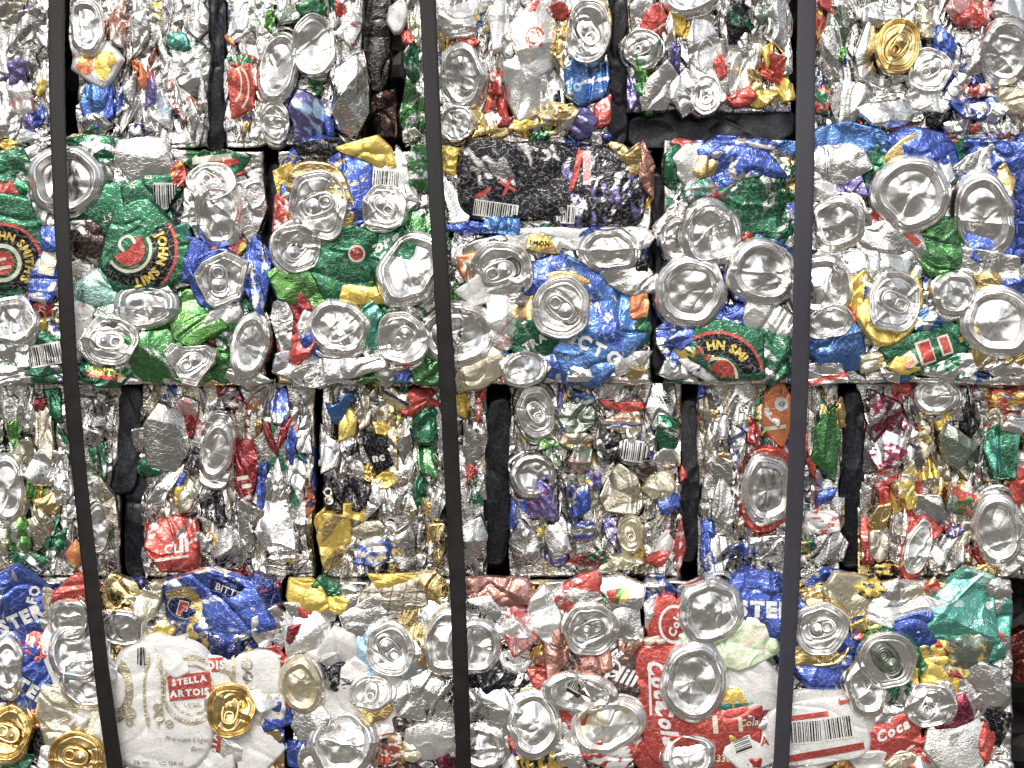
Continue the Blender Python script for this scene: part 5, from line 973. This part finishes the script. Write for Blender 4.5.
it = [
 ('s', 884, 420, 40, 80, 0, 'ma', dict(z=4, an=2, fang=90, prints=[('blot',5,.0,'sd')])), ('s', 888, 450, 40, 44, -14, 'sd', dict(z=4, prints=[('blot',7,.2,'ma')])), ('s', 886, 478, 36, 18, 24, 're', dict(z=5, prints=[('blot',5,.2,'si')])), ('s', 884, 496, 14, 40, 8, 're', dict(z=4)), ('s', 880, 520, 24, 40, -24, 'go', dict(z=6, A=.6)), ('s', 908, 482, 18, 54, -12, 'pg', dict(z=5, prints=[('blot',7,.2,'ye')])), ('s', 912, 500, 14, 30, 0, 'ye', dict(z=6)),
 ('b', 998, 530, 50, 76, 8, 'si', dict(z=9, A=.4, tilt=(.1,.15))), ('s', 1020, 486, 24, 66, 0, 're', dict(z=5, A=.6)), ('s', 1000, 446, 50, 66, 0, 'gr', dict(z=4, an=2, fang=90, prints=[('blot',6,.35,'te')])), ('s', 960, 452, 46, 64, 0, 'gg', dict(z=6, A=.8)), ('s', 962, 502, 32, 42, 0, 'gg', dict(z=6, A=.5, prints=[('blot',8,.0,'re'),('blot',6,.35,'lg')], marks=[('rect',962,492,24,4,-4,'re')])), ('s', 944, 420, 20, 40, 0, 'ye', dict(z=4, prints=[('blot',6,.2,'bl')])), ('s', 970, 420, 26, 44, 0, 'bk', dict(z=4)), ('b', 936, 396, 46, 38, 0, 'si', dict(z=6)), ('s', 925, 440, 16, 44, 0, 'go', dict(z=4, prints=[('blot',4,.1,'cr')])), ('s', 918, 545, 22, 66, -18, 'si', dict(z=6, A=.6)), ('s', 924, 532, 34, 20, 0, 're', dict(z=5)), ('l', 918, 548, 26, 56, -20, 'si', dict(z=7, body='re', tab=False, A=.6)), ('s', 946, 555, 36, 44, -20, 'si', dict(z=6, A=1.2)), ('s', 978, 552, 14, 40, 30, 'dr', dict(z=5)), ('s', 930, 510, 36, 40, 0, 'sd', dict(z=5)), ('s', 956, 532, 20, 12, 0, 'pu', dict(z=7, marks=[('text','17',956,532,9,10,'wh',dict(bold=.04))])), ('s', 870, 556, 14, 36, -10, 'dr', dict(z=4)), ('s', 1012, 400, 50, 26, 0, 're', dict(z=4, prints=[('blot',5,.0,'ye'),('blot',5,.2,'sd')])), ('s', 986, 570, 40, 16, 0, 'go', dict(z=5)), ('s', 878, 546, 26, 36, 0, 'si', dict(z=5)), ('s', 888, 568, 34, 16, 0, 'bk', dict(z=4, prints=[('blot',4,.1,'ye')])), ('s', 1012, 424, 30, 24, 0, 'si', dict(z=6)),
]
block('narrow block of dull maroon and green crushed cans with one shiny can bottom', 859, 380, 1070, 582, Z3, True, ['sd', 'sd', 'tc', 'si', 'tn'] * 3 + ['sd', 'ma', 'gr', 'tc', 'go', 're'], it, AW, AH)

# ================================================================== top row
it = [
 ('s', 16, 72, 22, 34, 0, 'pu', dict(z=4, prints=[('blot',6,.3,'sd')])), ('s', 20, 98, 30, 40, 10, 'iv', dict(z=5, prints=[('blot',7,.3,'pk')])), ('s', 41, 88, 12, 24, 0, 'ye', dict(z=4)), ('s', 30, 30, 34, 60, 0, 'sd', dict(z=4)), ('s', 38, 120, 12, 40, -6, 'bl', dict(z=5)), ('s', 10, 14, 30, 30, 0, 'tn', dict(z=3, prints=[('blot',5,.1,'sd')])), ('s', 32, 138, 34, 24, 0, 'si', dict(z=5, prints=[('blot',8,.4,'lb')])), ('s', 8, 145, 20, 12, 0, 'ye', dict(z=4)), ('s', 28, 118, 16, 30, 20, 'pu', dict(z=4)),
]
block('narrow block of dull silver crushed cans with small purple and tan scraps', -50, -50, 62, 146, ZR, True, SIL + ['sd', 'tn', 'tc', 'pu'], it, AW, AH)
it = [
 ('b', 86, 26, 36, 62, 4, 'si', dict(z=7, A=.8, tilt=(.1,-.1))), ('s', 97, 64, 50, 46, 0, 'wh', dict(z=7, A=.5, prints=[('blot',5,.55,'oR')], marks=[('disc',107,66,13,'ye',dict(squash=1.2)),('disc',86,66,9,'oR'),('disc',92,56,6,'oR'),('disc',84,60,4,'ye'),('ring',107,66,12,13.5,'cr',dict(squash=1.2))])), ('s', 96, 104, 46, 54, 0, 'bb', dict(z=6, A=.5, prints=[('blot',16,.2,'bl')])), ('s', 94, 124, 40, 20, 0, 'sd', dict(z=8, A=.6)), ('s', 120, 100, 14, 60, 6, 'bl', dict(z=4, prints=[('blot',5,.1,'si')])), ('s', 118, 24, 24, 54, 0, 'br', dict(z=4, prints=[('blot',5,.1,'sd')])), ('s', 138, 28, 22, 60, 0, 'si', dict(z=5)),
 ('s', 176, 40, 22, 18, -14, 'te', dict(z=7)), ('s', 184, 42, 12, 20, 14, 'te', dict(z=8)), ('s', 192, 70, 34, 80, -4, 'si', dict(z=4, an=2.6, fang=80, A=1.5, prints=[('blot',6,.2,'gg')])), ('s', 196, 18, 26, 50, 0, 'sd', dict(z=5)), ('s', 143, 80, 10, 40, 6, 'oR', dict(z=4)), ('s', 135, 66, 8, 18, 20, 'oR', dict(z=5)), ('s', 160, 110, 30, 50, 20, 'iv', dict(z=5, prints=[('blot',6,.4,'lb')])), ('s', 178, 106, 12, 60, 12, 'dr', dict(z=4, prints=[('blot',4,.0,'sd')])), ('s', 150, 95, 14, 40, 0, 'pu', dict(z=4)), ('s', 192, 120, 14, 44, 6, 'si', dict(z=7)), ('s', 140, 132, 34, 20, 0, 'nb', dict(z=3, prints=[('blot',5,.0,'si')])), ('s', 76, 142, 26, 18, 0, 'ye', dict(z=5, prints=[('blot',5,.2,'tn')])),
]
block('narrow block of crushed cans with a blue can printed with orange and yellow fruit', 74, -50, 209, 148, ZR + 2, True, SIL + ['sd', 'sd', 'br', 'tc', 'tn'], it, AW, AH)
it = [
 ('s', 241, 92, 30, 74, 4, 're', dict(z=7, A=.4, prints=[('blot',9,.5,'oR')], marks=[('ring',234,84,7,8.6,'cr',dict(squash=2.2,a0=-80,a1=80)),('ring',240,88,8,9.6,'cr',dict(squash=2.2,a0=-80,a1=80)),('rect',241,122,18,2,6,'cr')])), ('s', 240, 60, 30, 16, 0, 'gr', dict(z=5, prints=[('blot',4,.1,'re')])), ('s', 240, 26, 22, 40, -10, 'si', dict(z=6)), ('s', 230, 38, 12, 18, 30, 'oR', dict(z=7)), ('b', 277, 66, 46, 78, -8, 'si', dict(z=8, A=1., fold=1)), ('l', 314, 46, 44, 60, -6, 'si', dict(z=8, A=.6, tab=False)), ('l', 275, 122, 30, 42, 0, 'si', dict(z=7, ta=170, mouth=False, body='iv')),
 ('s', 310, 120, 48, 56, 0, 'pu', dict(z=6, prints=[('blot',8,.1,'lb')])), ('s', 330, 128, 12, 30, 6, 'bl', dict(z=7)), ('s', 286, 12, 30, 30, 10, 'gg', dict(z=4)), ('s', 312, 10, 30, 22, 0, 'gr', dict(z=5, prints=[('blot',8,.3,'mg')])), ('s', 270, 18, 14, 24, 0, 'lg', dict(z=4)), ('s', 308, 85, 30, 24, 0, 'mg', dict(z=4, prints=[('blot',5,.1,'si')])), ('s', 350, 94, 40, 100, 0, 'sd', dict(z=5, an=2.6, fang=90, A=1.1, prints=[('blot',4,.6,'re')])), ('s', 352, 25, 24, 56, 0, 'iv', dict(z=5, prints=[('blot',6,.5,'re')])), ('s', 340, 8, 14, 20, 0, 're', dict(z=5)), ('s', 334, 66, 16, 40, 0, 'pu', dict(z=4, prints=[('blot',4,.0,'si')])), ('s', 262, 135, 24, 24, 0, 'si', dict(z=6)),
]
block('narrow block of crushed cans with two silver lids and an orange-red can', 223, -50, 364, 146, ZR + 2, True, SIL + ['si', 'sd', 'gr', 'pu', 'iv'], it, AW, AH)
it = [
 ('s', 413, 112, 30, 60, 0, 'mg', dict(z=4, A=1.2, prints=[('blot',5,.3,'si')])), ('s', 412, 60, 22, 44, 0, 'gr', dict(z=4, prints=[('blot',6,.2,'si')])), ('s', 398, 14, 26, 40, 0, 'wh', dict(z=6, A=1.4)), ('s', 408, 36, 16, 20, 0, 're', dict(z=4)), ('s', 414, 30, 14, 40, 0, 'pg', dict(z=4)), ('s', 410, 135, 26, 14, 10, 'si', dict(z=5)),
 ('b', 462, 76, 46, 66, 8, 'si', dict(z=8, A=1., body='si')), ('s', 466, 42, 28, 16, 0, 're', dict(z=7)), ('s', 460, 18, 44, 40, 0, 'iv', dict(z=6, A=1.3)), ('s', 486, 24, 8, 60, -4, 'pg', dict(z=6)), ('l', 456, 124, 36, 34, 0, 'si', dict(z=8, tab=False)), ('s', 478, 122, 20, 30, 30, 'go', dict(z=7)), ('s', 494, 132, 50, 16, 10, 'go', dict(z=7)), ('s', 505, 122, 20, 10, 30, 'dr', dict(z=8)), ('s', 496, 82, 14, 40, 0, 're', dict(z=7, prints=[('blot',6,.1,'wh')])),
 ('s', 524, 84, 50, 84, 0, 'iv', dict(z=7, A=1.)), ('s', 536, 36, 54, 90, 0, 'iv', dict(z=8, A=.9, prints=[('blot',7,.5,'pg')], marks=[('ring',535,39,8,10,'re',dict(squash=1.2,a0=20,a1=250)),('ring',533,40,4,5.5,'re',dict(a0=150,a1=330)),('rect',538,34,2,8,25,'re'),('rect',533,33,5,2,-20,'re'),('rect',541,46,4,2.5,40,'re'),('poly',[(520,0),(540,0),(536,10),(528,12)],'re')])), ('s', 500, 20, 30, 60, 0, 'iv', dict(z=6, A=1.2)), ('s', 506, 60, 26, 60, 10, 'si', dict(z=6, A=1.2)),
 ('s', 560, 50, 14, 80, -4, 'go', dict(z=7)), ('s', 560, 10, 20, 18, 20, 're', dict(z=8)), ('l', 588, 32, 46, 62, -8, 'si', dict(z=9, A=1.1, body='go', bw=1.12, ta=120, mouth=False, fold=1)), ('s', 588, 80, 50, 58, 0, 'bb', dict(z=6, A=1.2, prints=[('blot',7,.4,'si')], marks=[('ring',577,88,2,4.5,'lb')])), ('s', 603, 114, 22, 44, -10, 're', dict(z=8, A=.5, prints=[('blot',5,.35,'wh')])), ('s', 580, 122, 36, 34, -30, 'pu', dict(z=7)), ('s', 560, 118, 44, 34, 20, 'go', dict(z=7, prints=[('blot',8,.3,'si')])), ('s', 525, 128, 40, 18, 5, 'ye', dict(z=5, prints=[('blot',7,.1,'si')])), ('s', 540, 138, 70, 12, -2, 'gr', dict(z=6)), ('s', 606, 138, 16, 14, 0, 'nb', dict(z=5)), ('s', 600, 138, 30, 16, -30, 'si', dict(z=7)),
]
block('block of bright silver crushed cans with a blue can and red printed foil', 403, -50, 611, 147, ZR + 4, True, SIL + ['si', 'wh', 'iv', 're', 'go', 'bb'], it, (9,19), (40,90))
it = [
 ('b', 690, -6, 56, 40, 0, 'si', dict(z=9, A=.5)), ('s', 654, 26, 30, 42, -10, 're', dict(z=6, A=.6, prints=[('band',30,-4,2,'cr')])), ('s', 678, 18, 22, 40, 0, 'ye', dict(z=5)), ('l', 642, 48, 38, 38, 0, 'si', dict(z=7, mouth=False, tab=True, body='si', prints=[('blot',7,.5,'te')])), ('s', 640, 14, 26, 40, 10, 'si', dict(z=5)), ('s', 706, 44, 40, 62, 0, 'si', dict(z=8, A=.7)), ('s', 700, 78, 44, 40, 0, 'si', dict(z=7, A=1.)), ('s', 660, 90, 40, 56, -20, 'si', dict(z=8, A=.8, an=2, fang=70)), ('s', 682, 94, 30, 40, 20, 'si', dict(z=8)), ('l', 706, 95, 32, 38, 0, 'si', dict(z=10, ta=90, mouth=False)), ('s', 740, 22, 38, 48, 0, 'bk', dict(z=7, A=.8, prints=[('blot',9,.55,'gr')])), ('s', 720, 65, 14, 54, 6, 're', dict(z=6)), ('s', 676, 58, 12, 50, 0, 'pu', dict(z=6)), ('s', 745, 78, 36, 60, -10, 'iv', dict(z=6, A=1.1)), ('s', 742, 98, 30, 20, 20, 're', dict(z=8)), ('s', 762, 98, 30, 18, 0, 'ye', dict(z=7)), ('s', 756, 82, 16, 30, 20, 'go', dict(z=7)), ('s', 776, 68, 30, 30, -20, 're', dict(z=7, prints=[('blot',9,.4,'ye')])), ('s', 786, 90, 22, 30, 0, 'ye', dict(z=6)), ('s', 768, 50, 14, 40, 0, 'ye', dict(z=5)), ('s', 780, 25, 30, 60, 0, 'si', dict(z=7)), ('s', 640, 68, 14, 40, 14, 'lg', dict(z=6)), ('s', 632, 92, 14, 40, 0, 'pu', dict(z=5)), ('s', 644, 96, 16, 36, 20, 'mg', dict(z=5)), ('s', 762, 12, 20, 24, 0, 'gg', dict(z=5)),
]
block('short block of crushed cans hanging above a dark gap, red and yellow scraps', 626, -50, 794, 112, ZR + 4, True, SIL + ['si', 'iv', 'ye', 're'], it, (10,20), (34,72))
it = [
 ('l', 899, 45, 44, 56, -14, 'go', dict(z=10, body='si', bw=1.25, ta=52, mouth=False, A=.5, fold=1)), ('s', 872, 56, 34, 76, 8, 'si', dict(z=6, A=.7)), ('l', 930, 70, 44, 44, -20, 'si', dict(z=8, ta=30, body='bl', bw=1.15, mouth=False)), ('s', 946, 44, 28, 52, -4, 'bl', dict(z=6, prints=[('blot',7,.3,'sd')])), ('s', 972, 12, 56, 30, 0, 'pk', dict(z=6, prints=[('blot',12,.3,'re')])), ('s', 834, 6, 30, 18, -20, 're', dict(z=7)), ('b', 1006, 52, 56, 64, 0, 'si', dict(z=8, A=1.1)), ('s', 926, 98, 54, 30, -14, 'iv', dict(z=8, A=.6)), ('s', 975, 108, 58, 26, 4, 'bl', dict(z=7, A=1.2, prints=[('blot',5,.4,'si')])), ('s', 958, 86, 20, 50, -35, 'si', dict(z=7)), ('s', 980, 90, 24, 16, 10, 're', dict(z=8, prints=[('blot',5,.3,'wh')])), ('s', 972, 60, 26, 50, 0, 'sd', dict(z=6)), ('s', 980, 75, 24, 40, 0, 'nb', dict(z=4)), ('s', 836, 25, 34, 40, 0, 'gg', dict(z=5, A=1.1)), ('s', 830, 55, 26, 60, 0, 'si', dict(z=5)), ('s', 842, 54, 12, 20, 0, 'lg', dict(z=6)), ('s', 862, 94, 8, 22, 0, 'lg', dict(z=6)), ('s', 848, 100, 40, 50, -10, 'si', dict(z=6)), ('s', 892, 112, 70, 40, 8, 'si', dict(z=7, A=1.)), ('s', 880, 15, 40, 30, 0, 'si', dict(z=6)), ('s', 928, 24, 18, 50, 0, 'pg', dict(z=6)), ('s', 822, 100, 22, 40, 0, 'gr', dict(z=3, prints=[('blot',4,.1,'re')])), ('s', 1010, 14, 40, 44, 10, 'si', dict(z=7)), ('s', 990, 112, 50, 20, -14, 'si', dict(z=8)), ('s', 1014, 100, 34, 30, 0, 'pg', dict(z=6)), ('s', 975, 128, 50, 8, 2, 're', dict(z=7)), ('s', 950, 126, 60, 12, 0, 'si', dict(z=6)), ('s', 940, 118, 30, 18, 0, 'bk', dict(z=4)),
]
block('block of silver crushed cans around one whole gold can lid', 806, -50, 1070, 140, ZR + 4, True, SIL + ['si', 'sd', 'gg', 'bl', 're', 'iv'], it, (9,20), (38,80))

# ================================================================== scrap lying deep in the gaps
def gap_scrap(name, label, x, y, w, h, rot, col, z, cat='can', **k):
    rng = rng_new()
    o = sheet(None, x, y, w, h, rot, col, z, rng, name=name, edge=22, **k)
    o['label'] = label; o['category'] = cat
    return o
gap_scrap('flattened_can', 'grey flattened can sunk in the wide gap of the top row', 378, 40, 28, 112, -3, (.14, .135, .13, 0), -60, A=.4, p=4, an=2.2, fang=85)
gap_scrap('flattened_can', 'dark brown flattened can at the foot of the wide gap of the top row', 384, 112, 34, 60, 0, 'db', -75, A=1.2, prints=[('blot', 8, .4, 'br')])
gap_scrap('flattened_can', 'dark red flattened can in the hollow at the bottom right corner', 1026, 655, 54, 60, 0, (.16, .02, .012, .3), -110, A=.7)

for (gx, gy, gw, gh, gr_, lab) in ((497, 482, 22, 176, -1.5, 'near-black flat can wall lying in the gap beside the middle strap'), (127, 440, 26, 110, -3, 'near-black can wall in the upper part of the gap beside the red numbered can'),
        (136, 525, 18, 100, -2, 'near-black can wall in the lower part of the gap beside the red numbered can'), (689, 478, 16, 170, -1, 'near-black can wall in the gap left of the red-rimmed can bottom'),
        (852, 480, 18, 180, 0, 'near-black can wall in the gap right of the green can wall'), (271, 260, 12, 210, -1, 'near-black can wall in the narrow gap left of the folded yellow can'), (657, 270, 12, 210, 0, 'near-black can wall in the narrow gap right of the blue can'),
        (216, 70, 16, 160, 0, 'near-black can wall in the gap left of the orange-red can'), (618, 70, 16, 160, 0, 'near-black can wall in the gap left of the hanging short block'), (710, 128, 170, 34, 2, 'near-black can wall in the dark hollow under the hanging short block')):
    gap_scrap('flattened_can', lab, gx, gy, gw + (7 if gh > gw else 10), gh + (10 if gh > gw else 6), gr_, (.010, .011, .015, .55), -26 if gy > 380 else -18, A=.5, p=4.5, sm=1.5, mat='end_metal', an=2.4, fang=90 if gh > gw else 0)  # near-black sheets laid along the gaps between blocks

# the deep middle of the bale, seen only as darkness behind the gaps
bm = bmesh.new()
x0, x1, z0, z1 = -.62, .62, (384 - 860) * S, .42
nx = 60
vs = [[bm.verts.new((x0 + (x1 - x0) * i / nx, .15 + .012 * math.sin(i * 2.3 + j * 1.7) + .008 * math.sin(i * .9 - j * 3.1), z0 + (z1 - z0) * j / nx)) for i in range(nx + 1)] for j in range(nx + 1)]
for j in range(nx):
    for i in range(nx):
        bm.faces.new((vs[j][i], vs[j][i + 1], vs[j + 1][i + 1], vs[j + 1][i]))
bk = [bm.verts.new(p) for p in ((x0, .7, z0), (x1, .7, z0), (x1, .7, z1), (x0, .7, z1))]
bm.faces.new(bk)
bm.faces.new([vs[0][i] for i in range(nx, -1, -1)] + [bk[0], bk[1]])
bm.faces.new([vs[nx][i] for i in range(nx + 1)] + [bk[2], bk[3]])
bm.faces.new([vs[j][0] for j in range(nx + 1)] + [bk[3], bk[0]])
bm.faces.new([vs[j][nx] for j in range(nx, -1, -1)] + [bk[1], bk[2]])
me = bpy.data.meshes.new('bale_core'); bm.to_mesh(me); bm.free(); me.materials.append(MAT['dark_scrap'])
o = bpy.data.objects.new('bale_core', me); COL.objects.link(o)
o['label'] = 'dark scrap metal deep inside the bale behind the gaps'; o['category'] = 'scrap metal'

# ================================================================== straps
zs = [(-40, 29), (60, 30), (140, 34), (260, 37), (380, 35), (480, 33), (570, 34), (680, 37), (810, 35)]
strap('strap', 'dark plastic strap leaning right as it falls, over the white lager can', [(55.5, -40, 17), (56.5, 0, 17), (56.5, 96, 15.5), (60, 192, 15), (66, 300, 15.5), (70.5, 384, 15.5), (80, 480, 15), (91, 576, 15), (102, 672, 15), (116, 768, 16), (122, 810, 16)], zs, 16)
strap('strap', 'dark plastic strap crossing the middle, beside the folded yellow can', [(425.5, -40, 16), (427.5, 0, 16), (436, 192, 15.5), (447.5, 384, 16), (457.5, 576, 15.5), (464, 768, 15), (465, 810, 15)], zs, 16)
strap('strap', 'dark plastic strap with sheen in its colour, leaning left as it falls, over round can bottoms', [(807.5, -40, 18), (807, 0, 18), (804.5, 192, 19), (800, 384, 17), (791.5, 576, 16.5), (780.5, 768, 15), (778, 810, 15)], zs, 17, 'sheen_strap_plastic')

# ================================================================== ground, sky, sun, camera
gz = (384 - 860) * S
me = bpy.data.meshes.new('ground'); r = 60
me.from_pydata([(-r, -r, gz), (r, -r, gz), (r, r, gz), (-r, r, gz)], [], [(0, 1, 2, 3)]); me.materials.append(MAT['concrete'])
g = bpy.data.objects.new('ground', me); COL.objects.link(g); g['kind'] = 'structure'

SUN_EL, SUN_AZ = math.radians(46), math.radians(-12)       # azimuth from the camera's back, negative = to its left
w = bpy.data.worlds.new('World'); scene.world = w; w.use_nodes = True
nt = w.node_tree; sky = nt.nodes.new('ShaderNodeTexSky'); sky.sky_type = 'NISHITA'; sky.sun_disc = False
sky.sun_elevation = SUN_EL; sky.sun_rotation = math.pi - SUN_AZ
sky.air_density = 1.0; sky.dust_density = 4.0; sky.ozone_density = .6
bg = nt.nodes['Background']; hs = nt.nodes.new('ShaderNodeHueSaturation'); hs.inputs['Saturation'].default_value = .35      # thin cloud greys the blue
nt.links.new(sky.outputs[0], hs.inputs['Color']); nt.links.new(hs.outputs[0], bg.inputs[0]); bg.inputs[1].default_value = .145
sd = bpy.data.lights.new('sun', 'SUN'); sd.energy = 1.1; sd.angle = math.radians(22); sd.color = (1, .95, .88)
so = bpy.data.objects.new('sun', sd); COL.objects.link(so)
from mathutils import Vector
d = Vector((math.sin(SUN_AZ) * math.cos(SUN_EL), -math.cos(SUN_AZ) * math.cos(SUN_EL), math.sin(SUN_EL)))
so.rotation_euler = d.to_track_quat('Z', 'Y').to_euler(); so.location = d * 3

cam = bpy.data.cameras.new('camera'); cam.sensor_width = 36; cam.lens = 36 * CAM_D / (1024 * S)
cam.clip_start = .01; cam.clip_end = 300
co = bpy.data.objects.new('camera', cam); COL.objects.link(co)
co.location = (0, -CAM_D, 0); co.rotation_euler = (PI / 2, 0, 0)
scene.camera = co
scene.view_settings.view_transform = 'Standard'; scene.view_settings.look = 'None'
scene.view_settings.exposure = EXPOSURE; scene.view_settings.gamma = 1
scene.cycles.max_bounces = 8; scene.cycles.glossy_bounces = 6; scene.cycles.diffuse_bounces = 3
scene.cycles.use_denoising = True
